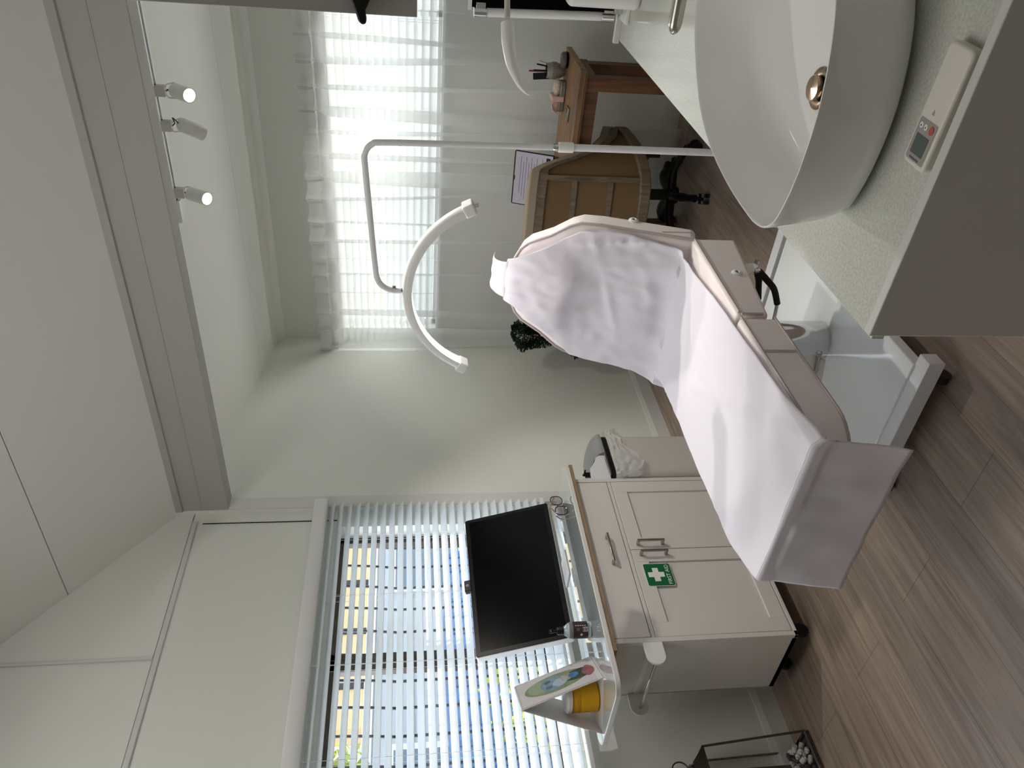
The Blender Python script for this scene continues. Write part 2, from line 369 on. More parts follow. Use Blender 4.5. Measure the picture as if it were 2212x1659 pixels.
# ------------------------------------------------------------------ left venetian blind
def blind_left():
    t = thing('venetian_blind', 'wide white venetian blind with open tilted slats in the side window', 'blind', (WX+.04, 1.8, .85))
    y0, y1 = .62, 2.825
    X = WX+.045
    prof = [(X-.025, 1.946), (X+.028, 1.946), (X+.034, 1.955), (X+.036, 1.985), (X+.032, 2.008), (X+.024, 2.015), (X-.025, 2.015)]
    MB().prism([(a, b) for a, b in prof], lambda a, b, d: (a, d, b), 2.845, y0).build('valance', M['whitep'], t, bevel=.002)
    s = MB(); n = 25; sp = .0428; z = 1.925; a = math.radians(33)
    for i in range(n):
        zc = z-i*sp
        for sgn in (1,):
            dx, dz = .025*math.cos(a), .025*math.sin(a); th = .0028
            s.obox((X, (y0+y1)/2, zc), (dx, 0, -dz), (0, (y1-y0)/2, 0), (th/2*math.sin(a), 0, th/2*math.cos(a)))
    s.build('slats', M['blind'], t)
    MB().box(X-.026, X+.026, y0, y1, .842, .862).build('bottom_rail', M['whitep'], t, bevel=.003)
    for y in (2.615, 2.25, 1.90, 1.50, 1.15, .8):
        c = MB()
        for dx in (-.024, .024): c.tube([(X+dx, y, 1.95), (X+dx, y, .86)], .0008, 5)
        c.tube([(X, y+.012, 1.95), (X, y+.012, .86)], .0009, 5)
        c.build('ladder_cord', M['whitep'], t)
blind_left()
def blind_rear():
    t = thing('venetian_blind', 'white closed venetian blind glowing behind the sheer curtain', 'blind', (-1.2, BY-.05, 1.35))
    Y = BY-.045; x0, x1 = -2.93, .64
    MB().box(x0, x1, Y-.035, Y+.02, 1.955, 2.025).build('valance', M['whitep'], t, bevel=.004)
    s = MB(); a = math.radians(42)
    z = 1.945; i = 0
    while z > 1.375:
        dy, dz = .024*math.cos(a), .024*math.sin(a)
        s.obox(((x0+x1)/2, Y, z), ((x1-x0)/2, 0, 0), (0, -dy, dz), (0, .0013*math.sin(a), .0013*math.cos(a))); z -= .0412
    s.build('slats', M['blindb'], t)
    MB().box(x0, x1, Y-.02, Y+.02, 1.345, 1.362).build('bottom_rail', M['whitep'], t, bevel=.003)
    for x in (-2.78, -2.3, -1.85, -1.4, -.95, -.5): 
        c = MB()
        for dx in (0, .012): c.tube([(x+dx, Y-.027, 1.96), (x+dx, Y-.027, 1.36)], .0011, 5)
        c.build('ladder_cord', M['whitep'], t)
blind_rear()

# ------------------------------------------------------------------ sheer curtain
def curtain():
    t = thing('sheer_curtain', 'long white sheer curtain with pinch pleated heading across the rear window', 'curtain', (-1.2, 4.22, .02))
    x0, x1 = -2.94, .5; Yc = 4.262; n = 760
    rng = random.Random(3); px = [x0+.02]
    while px[-1] < x1: px.append(px[-1]+rng.choice((.115, .13, .145, .12)))
    NP = len(px)
    amp = [rng.uniform(.45, 1.25) for _ in px]; wid = [rng.uniform(.026, .055) for _ in px]; ln = [rng.uniform(-.02, .02) for _ in px]
    def fold(x, z):  # returns dx, dy: local S folds near each pleat, spreading downwards
        k = max(0, min(NP-1, int(round((x-x0)/.1275)))); dx = dy = 0
        low = 1-(z/2.1)
        for j in range(max(0, k-3), min(NP, k+4)):
            c = px[j]+ln[j]*low*1.5; wd = wid[j]*(1+1.2*low); u = (x-c)/wd
            if abs(u) < 2.6:
                g = math.exp(-u*u); dx += -u*g*wd*3.4*amp[j]*(.75+.25*low); dy += -g*.030*amp[j]
        dy += .012*math.sin(x*21+z*.7)+.006*math.sin(x*47)
        return dx, dy
    def body(u, v):
        x = x0+(x1-x0)*u; z = lerp(1.968, .02+.012*math.sin(x*9), v)
        dx, dy = fold(x, z); return (x+dx, Yc+dy, z)
    MB().grid(body, n, 10).build('fabric', M['sheer'], t, smooth=True)
    def heading(u, v):  # stiff opaque tape band at the top with scalloped edge
        x = x0+(x1-x0)*u
        j = min(range(NP), key=lambda q: abs(px[q]-x)); d = (x-px[j])
        z = lerp(2.108+.006*math.cos(d*50)+.004*math.sin(x*5), 2.03+.004*math.cos(d*50), v)
        g = math.exp(-(d/.012)**2); return (x-d*g*.6, Yc-.02-.026*g+.010*math.sin(x*24)+.01, z)
    MB().grid(heading, n, 3).build('heading_tape', M['header'], t, smooth=True)
    def neck(u, v):
        x = x0+(x1-x0)*u; j = min(range(NP), key=lambda q: abs(px[q]-x)); d = x-px[j]
        g = math.exp(-(d/.014)**2); dxb, dyb = fold(x, 1.968)
        return (lerp(x-d*g*.6, x+dxb, v), lerp(Yc-.012-.022*g, Yc+dyb, v), lerp(2.031, 1.968, v))
    MB().grid(neck, n, 3).build('gathered_neck', M['sheer'], t, smooth=True)
    for j in range(NP-1):
        x = px[j]; s = MB()
        for k in (-.007, .0, .007): s.tube([(x+k, Yc-.048, 2.106), (x+k*.8, Yc-.050, 2.06), (x+k*.4, Yc-.045, 2.028)], .004, 6)
        s.build('pinch_pleat', M['header'], t, smooth=True)
curtain()
tr = thing('curtain_rail', 'slim white rail carrying the sheer curtain', 'rail', (-1.2, 4.26, 2.07))
MB().box(-2.94, .6, 4.268, 4.280, 2.062, 2.084).build('rail', M['whitep'], tr)

# ------------------------------------------------------------------ outside the left window
struct(MB().box(-14, -3.1, -6, 14, -.4, -.3), 'floor_outside', P('garden_ground', '8a8672', .9, noise=.3, nscale=3))
house = thing('neighbour_house', 'grey weatherboard house with cream eaves seen through the blind slats', 'house', (-7.2, 3, -.3))
hb = MB()
for k in range(14):
    z = -.3+k*.15; hb.prism([(-7.0, z), (-6.975, z), (-7.0, z+.15)], lambda a, b, d: (a, d, b), 12, -2)
hb.box(-7.3, -7.0, -2, 12, -.3, 1.9).build('wall', P('weatherboard_grey', 'b6bcc2', .7), house)
ub = MB().box(-7.3, -6.99, 3.9, 12, 1.96, 2.9).build('upper_wall', P('panel_cream', 'f0cf9c', .7), house)
MB().box(-7.3, -6.93, -2, 12, 1.88, 1.97).build('band_board', P('band_white', 'f4f4f0', .6), house)
for k in range(9): MB().box(-6.99, -6.97, 4.3+k*.62, 4.36+k*.62, 1.97, 2.9).build('panel_batten', M['bars'], ub)
MB().box(-7.3, -6.3, -2, 12, 2.9, 2.98).build('soffit', P('soffit_cream', 'e6cfa6', .7), house)
MB().box(-6.36, -6.3, -2, 12, 2.9, 3.1).build('gutter', P('gutter_white', 'eceae2', .5), house)
MB().add([(-6.2, -2, 3.1), (-9, -2, 4.3), (-9, 12, 4.3), (-6.2, 12, 3.1), (-6.2, -2, 3.14), (-9, -2, 4.34), (-9, 12, 4.34), (-6.2, 12, 3.14)], [(0, 1, 2, 3), (7, 6, 5, 4), (0, 4, 5, 1), (1, 5, 6, 2), (2, 6, 7, 3), (3, 7, 4, 0)]).build('roof', P('roof_tile', '7a6f66', .8), house)
for yy in (5.4, 2.6):
    hw = MB().box(-7.0, -6.94, yy, yy+1.1, .9, 1.75).build('window', P('house_window_frame%d' % int(yy), 'eceeee', .5), house)
    MB().box(-6.945, -6.935, yy+.06, yy+1.04, .97, 1.68).build('pane', P('house_pane%d' % int(yy), '6f8296', .15), hw)
tarp = thing('garden_shed', 'blue sheet metal shed between the house and the window', 'shed', (-5.6, 3.6, -.3))
MB().box(-6.2, -5.2, 2.4, 4.45, -.3, 1.22).build('wall', P('shed_blue', '4f78b8', .5), tarp)
rb = MB()
for k in range(14): rb.box(-5.2, -5.185, 2.42+k*.15, 2.46+k*.15, -.3, 1.2)
rb.build('rib', P('shed_rib', '3d619c', .5), tarp)
def shrub(name, label, c, r, n, mat, seed, leaf=.05):
    rg = random.Random(seed); s = MB()
    for _ in range(n):
        th = rg.uniform(0, 2*PI); ph = math.acos(rg.uniform(-1, 1)); rr = rg.uniform(.55, 1)
        p = Vector((c[0]+r[0]*rr*math.sin(ph)*math.cos(th), c[1]+r[1]*rr*math.sin(ph)*math.sin(th), c[2]+r[2]*rr*math.cos(ph)))
        a = Vector((rg.uniform(-1, 1), rg.uniform(-1, 1), rg.uniform(-.3, 1))).normalized(); b = a.orthogonal().normalized()
        L = leaf*rg.uniform(.7, 1.2)
        s.add([p, p+a*L*.5+b*L*.3, p+a*L, p+a*L*.5-b*L*.3], [(0, 1, 2, 3)])
    root = thing(name, label, 'plant', (c[0], c[1], -.3))
    s.build('foliage', mat, root)
    MB().tube([(c[0], c[1], -.3), (c[0]+.02, c[1], c[2])], .03, 8).build('stem', P('bark', '5a4a3a', .9), root)
gl = [P('leaf_green', '6fae3a', .6), P('leaf_yellow', 'b9c84a', .6), P('leaf_dark', '3d7a3a', .6)]
shrub('garden_shrub', 'bright green leafy shrub low outside the side window, left of the mullion', (-4.3, 1.7, .45), (.45, .5, .55), 1500, gl[0], 1)
shrub('garden_shrub', 'yellow green leafy shrub outside behind the monitor', (-4.5, 2.75, .6), (.4, .45, .5), 1200, gl[1], 2)
shrub('garden_shrub', 'dark green shrub outside nearest the window edge', (-4.4, 3.9, .3), (.4, .5, .5), 1200, gl[2], 3)
shrub('garden_tree', 'pale green tree top beyond the neighbouring house eaves', (-5.4, 2.0, 2.05), (.4, .9, .5), 2600, gl[1], 4, .09)
gr = thing('window_grille', 'dark vertical security bars outside the side window', 'grille', (-3.2, 1.8, .9))
k = 0
yb = 2.74
while yb > .6:
    MB().tube([(-3.16, yb, .86), (-3.17, yb, 1.6), (-3.15, yb+.0, 1.72), (-3.13, yb, 1.93)], .0065, 6).build('bar', M['bars'], gr); yb -= .1275
MB().box(-3.17, -3.15, .6, 2.8, .86, .875).box(-3.14, -3.12, .6, 2.8, 1.925, 1.94).build('cross_rail', M['bars'], gr)
# pale fence outside the rear window, lit by the sky
struct(MB().box(-5, 4, 7.2, 7.3, -.3, 1.75), 'wall_outside_rear', P('pale_fence', 'd9dcd8', .8))
struct(MB().box(-5, 4, 4.6, 8, -.4, -.3), 'floor_outside_rear', P('pale_paving', 'bdbab2', .9))

# ------------------------------------------------------------------ treatment bed
BXR, BXL = -1.118, -1.652
bed = thing('treatment_bed', 'pale pink vinyl treatment bed with raised backrest on a white wheeled base', 'bed', (-1.385, 1.9, 0))
MB().prism(rounded(BXL, BXR, 1.235, 1.775, .13, 8, (1, 1, 0, 0)), XY, .503, .622).build('leg_section', M['vinyl'], bed, bevel=.014, seg=4, ang=60)
lp = rounded(BXL-.001, BXR+.001, 1.234, 1.772, .13, 8, (1, 1, 0, 0))
MB().tube([(a, b, .612) for a, b in lp], .0045, 6, closed=True).build('piping', M['piping'], bed, smooth=True)
MB().tube([(a, b, .512) for a, b in lp], .004, 6, closed=True).build('piping', M['piping'], bed, smooth=True)
MB().box(BXR-.002, BXR+.0015, 1.60, 1.612, .51, .612).build('zip', M['piping'], bed)
MB().prism([(1.79, .522), (2.262, .458), (2.262, .612), (1.79, .618)], YZ, BXL, BXR).build('seat_section', M['vinyl'], bed, bevel=.012, seg=4, ang=60)
MB().tube([(BXR+.001, 1.80, .609), (BXR+.001, 2.25, .603)], .0045, 6).tube([(BXR+.001, 1.792, .54), (BXR+.001, 1.792, .605)], .004, 6).build('piping', M['piping'], bed, smooth=True)
ey = MB().lathe([(.006, 0), (.017, 0), (.017, .003), (.014, .006), (.008, .007), (.006, .004)], (BXR, 2.03, .535), 20, (1, 0, 0), cap=False)
ey.build('eyelet', M['whitep'], bed, smooth=True)
MB().lathe([(.0065, .0), (.0065, .002)], (BXR+.001, 2.03, .535), 12, (1, 0, 0)).build('eyelet_hole', M['bezel'], bed)
# backrest: plane Y = 2.27+.32(z-.68); u = X, s = height along plane
SL = math.sqrt(1+.32**2); nrm = Vector((0, -1, .32)).normalized()
def BK(x, z, d): p = Vector((x, 2.27+.32*(z-.68), z)); return tuple(p-nrm*d)
hw_ = [(.60, .267), (.72, .267), (.90, .267), (.965, .262), (1.0, .245), (1.03, .222), (1.06, .198), (1.10, .175), (1.13, .158), (1.155, .13), (1.17, .095), (1.178, .05)]
rightside = [(-1.385+w_, z) for z, w_ in hw_]; leftside = [(-1.385-w_, z) for z, w_ in reversed(hw_)]
bpoly = rightside+[(-1.385, 1.18)]+leftside
MB().prism(bpoly, BK, .095, 0).build('back_section', M['vinyl'], bed, bevel=.02, seg=4, ang=60)
MB().tube([BK(a, b, .006) for a, b in rightside+[(-1.385, 1.181)]+leftside], .005, 6).build('piping', M['piping'], bed, smooth=True)
MB().box(BXR-.001, BXR+.0012, 2.302, 2.306, .60, .70).build('seam', M['piping'], bed)
MB().lathe([(.006, 0), (.017, 0), (.017, .003), (.014, .006), (.008, .007), (.006, .004)], (BXR, 2.385, .78), 20, (1, 0, 0), cap=False).build('eyelet', M['whitep'], bed, smooth=True)
MB().lathe([(.0065, .0), (.0065, .002)], (BXR+.001, 2.385, .78), 12, (1, 0, 0)).build('eyelet_hole', M['bezel'], bed)
# base
MB().box(-1.60, -1.20, 1.66, 2.56, .075, .112).build('base_plate', M['bedbase'], bed, bevel=.003)
for y in (1.612, 2.60):
    MB().box(-1.72, -1.165, y, y+.052, .055, .105).build('foot_bar', M['whitem'], bed, bevel=.002)
    for x in (-1.23, -1.66):
        cw = MB().tube([(x-.012, y+.03, .026), (x+.012, y+.03, .026)], .026, 16).tube([(x, y+.03, .03), (x, y+.03, .056)], .008, 8)
        cw.build('castor', M['black'], bed, smooth=True)
MB().lathe([(.070, 0), (.070, .20), (.066, .2), (.066, .345)], (-1.43, 2.12, .112), 40).build('lift_column', M['chrome'], bed, smooth=True)
MB().box(-1.55, -1.30, 1.80, 2.40, .435, .458).box(-1.50, -1.36, 1.4, 1.9, .47, .50).box(-1.5, -1.36, 2.35, 2.385, .45, .95).build('under_frame', M['whitem'], bed, bevel=.002)
MB().prism([(2.11, .50), (2.05, .52), (2.03, .50), (2.10, .435), (2.12, .44)], YZ, -1.135, -1.13).build('bracket', M['whitep'], bed)
MB().tube([(-1.15, 2.14, .51), (-1.15, 2.128, .44)], .006, 8).tube([(-1.16, 2.128, .43), (-1.125, 2.128, .43)], .008, 8).build('gas_strut', M['chrome'], bed, smooth=True)
MB().prism([(1.79, .44), (1.66, .44), (1.64, .385), (1.76, .315), (1.79, .33)], YZ, -1.262, -1.257).build('bracket', M['whitep'], bed)
MB().tube([(-1.25, 1.775, .335), (-1.25, 1.69, .385)], .006, 8).ball((-1.245, 1.777, .332), .011, 10).build('pivot_bolt', M['chrome'], bed, smooth=True)
MB().tube([(-1.215, 2.04, .433), (-1.30, 2.04, .43)], .006, 8).tube([(-1.227, 2.04, .364), (-1.34, 2.04, .352)], .006, 8).build('lever_rod', M['chrome'], bed, smooth=True)
MB().tube([(-1.12, 2.04, .464), (-1.15, 2.04, .45), (-1.215, 2.04, .433)], .010, 10).build('foam_grip', M['foam'], bed, smooth=True)
MB().tube(catmull([(-1.116, 2.04, .458), (-1.15, 2.04, .42), (-1.18, 2.04, .39), (-1.232, 2.04, .364)], 4), .0105, 10).build('foam_grip', M['foam'], bed, smooth=True)
MB().ball((-1.115, 2.04, .463), .009, 8).build('grip_joint', M['chrome'], bed, smooth=True)

# disposable sheet draped over the bed
def sheet():
    path = [(1.216, .402), (1.222, .50), (1.228, .58), (1.230, .618), (1.231, .629), (1.236, .6325), (1.246, .633), (1.34, .633), (1.55, .631), (1.77, .629), (1.95, .627), (2.12, .627), (2.20, .632), (2.243, .655)]
    z = .71
    while z < 1.175: path.append((2.27+.32*(z-.68)-.012, z)); z += .045
    path += [(2.424, 1.178), (2.430, 1.190), (2.440, 1.196), (2.450, 1.193)]
    pts = catmull([(0, a, b) for a, b in path], 6); NS = len(pts)-1
    # right and left edges as function of path position, by y on the flat and by z on the back
    RF = [(1.22, -1.095), (1.262, -1.093), (1.415, -1.113), (1.66, -1.130), (1.88, -1.146), (2.137, -1.176), (2.25, -1.165)]
    LF = [(1.22, -1.585), (1.262, -1.60), (1.413, -1.645), (1.65, -1.672), (2.03, -1.69), (2.15, -1.72), (2.25, -1.71)]
    RB = [(.62, -1.150), (.70, -1.143), (.80, -1.128), (.881, -1.123), (.968, -1.142), (1.06, -1.21), (1.159, -1.263), (1.18, -1.28), (1.205, -1.30)]
    LB_ = [(.63, -1.70), (.714, -1.668), (.826, -1.655), (.947, -1.645), (1.003, -1.59), (1.076, -1.522), (1.119, -1.485), (1.151, -1.455), (1.19, -1.42), (1.205, -1.40)]
    NT = 72; s = MB(); vs = []
    for i, p in enumerate(pts):
        y, z = p.y, p.z
        a = pts[max(0, i-1)]; b = pts[min(NS, i+1)]; tg = (b-a).normalized(); nr = Vector((0, -tg.z, tg.y))
        back = y > 2.2 and z > .64
        if back: xr, xl = interp(RB, z), interp(LB_, z)
        else: xr, xl = interp(RF, y), interp(LF, y)
        if y < 1.235 and z < .62:
            f = (.62-z)/.22; xr += -.018*f; xl += -.03*f
        for j in range(NT+1):
            t = j/NT; x = lerp(xr, xl, t); h = .004
            if back:
                h += .014*max(0, noise3(x*7, z*6, 3))+.009*noise3(x*14, z*9, 1)+.0045*noise3(x*30, z*22, 2)
                h += .010*math.exp(-((x+1.17+.2*(z-.9))/.012)**2)*(1 if .75 < z < 1.0 else 0)*(.6+noise3(z*40, 2))
                h += .012*math.exp(-((z-.80-.35*(x+1.5))/.016)**2)*max(0, noise3(x*6, 17)+.25)
                # head cushion under the sheet, flat and wide, ending in a soft lip at about z=.97
                pl = 1/(1+math.exp(-(z-.975-.012*math.sin(x*20))*90))*1/(1+math.exp((abs(x+1.39)-.15)*55)); h += .046*pl
                h += .012*math.exp(-((z-.70-.25*(x+1.39))/.02)**2)*max(0, noise3(x*5, 7))
            elif z > .6:
                h += .006*noise3(x*8, y*3.5, 5)+.002*noise3(x*24, y*14, 8)
                q = (x+1.30)+.55*(y-1.6); h += .006*math.exp(-(q/.013)**2)*(1 if 1.3 < y < 1.95 else 0)
                if y > 2.02: h += .008*max(0, noise3(x*13, y*3, 4))*(y-2.02)/.2
            else:
                h += .010*noise3(x*6, z*3, 9)*(.62-z)/.2+.004*noise3(x*16, z*9, 2)+.02*((.6-z)/.2)*(t-.5)**2
            q = p+nr*h*(1 if True else 0)
            # edges droop slightly over the cushion sides
            dz = 0
            if not back and z > .6:
                over = max(0, -1.652-x); dz = -over*.9
                if x > BXR: dz = -(x-BXR)*.9
            vs.append((x+.0015*noise3(y*30, z*30, t), q.y, q.z+dz))
    W = NT+1; fs = [(i*W+j, i*W+j+1, (i+1)*W+j+1, (i+1)*W+j) for i in range(NS) for j in range(NT)]
    s.add(vs, fs); o = s.build('bed_sheet', M['sheetm'], smooth=True, solid=.0012)
    tag(o, 'white disposable sheet draped over the treatment bed and hanging off its foot', 'sheet')
    return o
sheet()

# ------------------------------------------------------------------ cabinet on castors
CX, CY0, CY1, CZ0, CZ1 = -2.427, 1.617, 2.472, .087, .803
cb = thing('storage_cabinet', 'white two door cabinet with one drawer on castors beside the window', 'cabinet', (-2.61, 2.04, 0))
b_ = MB().box(-2.775, CX-.018, CY0, CY0+.018, CZ0, CZ1).box(-2.775, CX-.018, CY1-.018, CY1, CZ0, CZ1).box(-2.775, CX-.018, CY0, CY1, CZ0, CZ0+.02).box(-2.775, CX-.018, CY0, CY1, CZ1-.018, CZ1).box(-2.778, -2.77, CY0, CY1, CZ0, CZ1)
b_.box(CX-.018, CX, CY0, CY0+.02, CZ0, CZ1).box(CX-.018, CX, CY1-.02, CY1, CZ0, CZ1).box(CX-.018, CX, CY0, CY1, CZ0, CZ0+.014).box(-2.7, CX-.004, CY0+.02, CY1-.02, .640, .655)
b_.build('body', M['cab'], cb, bevel=.001)
dr = MB().box(CX-.018, CX-.001, CY0+.023, CY1-.023, .658, .797).build('drawer', M['cab'], cb, bevel=.0015)
def pull(p0, p1, out, par):
    p0, p1 = Vector(p0), Vector(p1); n = Vector(out); d = (p1-p0).normalized(); s = MB(); q = d.cross(n).normalized()
    s.obox((p0+p1)/2+n*.026, d*((p1-p0).length/2+.006), n*.004, q*.0045)
    for p in (p0, p1): s.obox(p+n*.013, d*.006, n*.013, q*.0055)
    return s.build('handle', M['steel'], par, bevel=.0015)
pull((CX, 2.12, .727), (CX, 1.985, .727), (1, 0, 0), dr)
def door(y0, y1, hy):
    z0, z1 = CZ0+.018, .638; f = .062
    s = MB().box(CX-.018, CX-.001, y0, y0+f, z0, z1).box(CX-.018, CX-.001, y1-f, y1, z0, z1).box(CX-.018, CX-.0016, y0+f, y1-f, z0, z0+f).box(CX-.018, CX-.0016, y0+f, y1-f, z1-f, z1)
    s.box(CX-.018, CX-.009, y0+f, y1-f, z0+f, z1-f)
    d = s.build('door', M['cab'], cb, bevel=.0012); pull((CX, hy, .602), (CX, hy, .497), (1, 0, 0), d); return d
ym = 2.055
door(ym+.002, CY1-.022, ym+.026); door(CY0+.022, ym-.002, ym-.030)
for y in (CY0+.055, CY1-.06):
    for x in (-2.50, -2.72):
        c = MB().tube([(x-.010, y+.012, .026), (x+.010, y+.012, .026)], .026, 16).box(x-.014, x+.014, y-.022, y+.02, .058, .086).tube([(x+.013, y-.01, .07), (x+.013, y+.012, .026)], .004, 6)
        c.build('castor', M['black'], cb, smooth=True, ang=35)
# paper roll holder on its left side
rh = thing('paper_roll_holder', 'empty white roll holder with chrome rod on the cabinet side', 'holder', (-2.6, CY0, .66))
for x in (-2.436, -2.775):
    pl = [(CY0, .622), (CY0, .695)]+[(CY0-.055+.0365*math.cos(a), .6585+.0365*math.sin(a)) for a in [PI/2+PI*k/12 for k in range(13)]]
    MB().prism(pl, YZ, x, x+.009).build('side_plate', M['whitep'], rh, bevel=.0015)
MB().tube([(-2.766, 1.555, .655), (-2.436, 1.555, .655)], .006, 12).build('rod', M['chrome'], rh, smooth=True)
MB().box(-2.77, -2.43, CY0-.004, CY0, .65, .67).build('back_strip', M['whitep'], rh)
# wooden strip and glossy top
wb = MB().box(-2.80, -2.405, 1.575, 2.545, .803, .819).build('board', M['brown'], bevel=.001)
tag(wb, 'raw brown chipboard sheet between the cabinet and the glossy top', 'board')
pt = rounded(-2.80, -2.400, 1.415, 2.56, .055, 8, (1, 1, 1, 1))
tp = MB().prism(pt, XY, .8195, .8392).build('table_top', M['cab'], bevel=.002)
MB().prism(rounded(-2.797, -2.4035, 1.4185, 2.5565, .052, 8), XY, .839, .8402).build('glossy_surface', M['gloss'], tp)
tag(tp, 'glossy white rounded table top lying on the cabinet', 'table top')

# first aid sticker
fs_ = thing('first_aid_sticker', 'green first aid sticker with white cross on the left cabinet door', 'sticker', (CX, 1.93, .56))
sy0, sy1, sz0, sz1 = 1.868, 1.976, .498, .607
MB().prism(rounded(sy0-.002, sy1+.002, sz0-.002, sz1+.002, .008), YZ, CX-.001, CX+.0002).build('white_border', M['wht'], fs_)
MB().prism(rounded(sy0, sy1, sz0, sz1, .007), YZ, CX-.001, CX+.0008).build('green_field', M['green'], fs_)
yc, zc, a_, c_ = 1.922, .563, .012, .033
MB().box(CX, CX+.0013, yc-a_, yc+a_, zc-c_, zc+c_).box(CX, CX+.0013, yc-c_, yc-a_, zc-a_, zc+a_).box(CX, CX+.0013, yc+a_, yc+c_, zc-a_, zc+a_).build('white_cross', M['wht'], fs_)
text_mesh('FIRST AID', .0225, M['wht'], 'lettering', fs_, frame_mtx((CX+.001, yc, .513), (0, 1, 0), (0, 0, 1)))

# ------------------------------------------------------------------ monitor
mo = thing('monitor', 'large black touch screen monitor with white edge tilted back on the glossy top', 'monitor', (-2.74, 2.24, .84))
mc0 = Vector((-2.715, 2.225, .875)); upv = Vector((-.115, 0, .395)).normalized(); sd = Vector((0, 1, 0)); nv = sd.cross(upv)
if nv.x < 0: nv = -nv
W2, H = .378, .413
def mp(a, b, d): return tuple(mc0+sd*a+upv*b+nv*d)
MB().prism(rounded(-W2, W2, 0, H, .012), mp, -.03, .004).build('housing', M['whitep'], mo, bevel=.004)
MB().prism(rounded(-W2+.002, W2-.002, .002, H-.002, .01), mp, .003, .0065).build('bezel', M['bezel'], mo, bevel=.001)
MB().prism(rounded(-W2+.022, W2-.022, .022, H-.022, .002), mp, .006, .0068).build('screen', M['screen'], mo)
MB().prism(rounded(-.16, .16, .10, .30, .02), mp, -.055, -.03).build('back_cover', M['whitep'], mo, bevel=.006)
MB().obox(mp(0, .1, -.06), (.008, 0, 0), (0, .05, 0), (.004, 0, .075)).box(-2.798, -2.70, 2.16, 2.30, .840, .846).build('stand', M['whitem'], mo, bevel=.002)
wc = thing('webcam', 'small black webcam on top edge of the monitor', 'webcam', mp(0, H, 0))
MB().prism(rounded(-.029, .029, -.006, .024, .003), lambda a, b, d: mp(a-.012, b+H, d), -.012, .012).build('body', M['black'], wc, bevel=.002)
MB().lathe([(.0045, 0), (.007, 0), (.007, .0015), (.0045, .0015)], mp(-.012, H+.010, .012), 20, tuple(nv)).build('lens_ring', M['grille'], wc)

# ------------------------------------------------------------------ pump bottle
bo = thing('pump_bottle', 'clear pump bottle with dark brown label in front of the monitor', 'bottle', (-2.565, 1.778, .84))
bc = (-2.565, 1.778, .8405)
MB().lathe([(.0, 0), (.029, 0), (.032, .004), (.032, .078), (.031, .086), (.016, .108), (.013, .112), (.0, .112)], bc, 32, cap=False).build('bottle_body', P('clear_plastic', 'dfe6ea', .1, trans=.75, ior=1.3), bo, smooth=True)
MB().lathe([(.0325, .016), (.0325, .074)], bc, 32, cap=False).build('label', P('label_brown', '3a2422', .5), bo, smooth=True)
MB().lathe([(.0155, .108), (.0155, .13), (.013, .135), (.006, .136), (.006, .158), (.0, .158)], bc, 20, cap=False).build('collar', M['black'], bo, smooth=True)
MB().tube([(bc[0], bc[1]+.004, .84+.16), (bc[0]+.02, bc[1]-.012, .84+.156)], .005, 8).lathe([(.008, .15), (.008, .164), (0, .164)], bc, 12, cap=False).build('pump_head', M['black'], bo, smooth=True)
def on_label(dy, dz, hy, hz, mat, name, h=.0333):   # small flat mark on the label facing the room
    a0 = math.radians(-38)+dy/.0325; n = 5; vs = []
    for k in range(n+1):
        a = a0+(k/n-.5)*2*hy/.0325
        for z in (-hz, hz): vs.append((bc[0]+h*math.cos(a), bc[1]+h*math.sin(a), .84+.016+dz+z))
    return MB().add(vs, [(2*k, 2*k+2, 2*k+3, 2*k+1) for k in range(n)]).build(name, mat, bo)
on_label(.004, .012, .0085, .0095, M['wht'], 'barcode_patch')
for k in range(6): on_label(.004, .0045+k*.003, .0068, .0007+.0003*(k % 3), M['black'], 'barcode_line', .0336)
on_label(-.016, .028, .006, .0015, M['wht'], 'print_mark'); on_label(-.016, .028, .0015, .006, M['wht'], 'print_mark')
for k in range(5): on_label(.019, .012+k*.009, .0012, .003, M['wht'], 'print_mark')
on_label(.004, .040, .006, .006, P('label_print', '6d504c', .5), 'print_mark')

# ------------------------------------------------------------------ eyeglasses standing on the top
eg = thing('eyeglasses', 'tortoiseshell spectacles standing on end on the glossy top', 'glasses', (-2.5, 2.38, .84))
tort = P('tortoiseshell', '2e1d1f', .2, noise=.8, nscale=60); pinkp = P('pink_acetate', 'b79aa2', .25)
def lens(cy, cz_, tilt=0.12):
    o = [( -2.50+.0*a, cy+.026*math.copysign(abs(math.cos(a))**.85, math.cos(a)), cz_+.027*math.copysign(abs(math.sin(a))**.8, math.sin(a))) for a in [2*PI*k/24 for k in range(24)]]
    MB().tube(o, .0022, 6, closed=True).build('rim', tort, eg, smooth=True)
    MB().add(o, [list(range(24))]).build('lens', glassy('spectacle_lens%d' % int(cy*1000), 'f0e6ea', tint=.9), eg)
lens(2.412, .886); lens(2.352, .872)
MB().tube([(-2.50, 2.386, .880), (-2.495, 2.382, .886), (-2.50, 2.378, .882)], .002, 6).build('bridge', tort, eg, smooth=True)
MB().tube([(-2.505, 2.437, .892), (-2.56, 2.43, .905), (-2.60, 2.42, .865), (-2.605, 2.42, .845)], .0025, 6).build('temple', pinkp, eg, smooth=True)
MB().tube([(-2.505, 2.327, .878), (-2.545, 2.36, .89), (-2.59, 2.385, .86), (-2.6, 2.39, .845)], .0025, 6).build('temple', pinkp, eg, smooth=True)

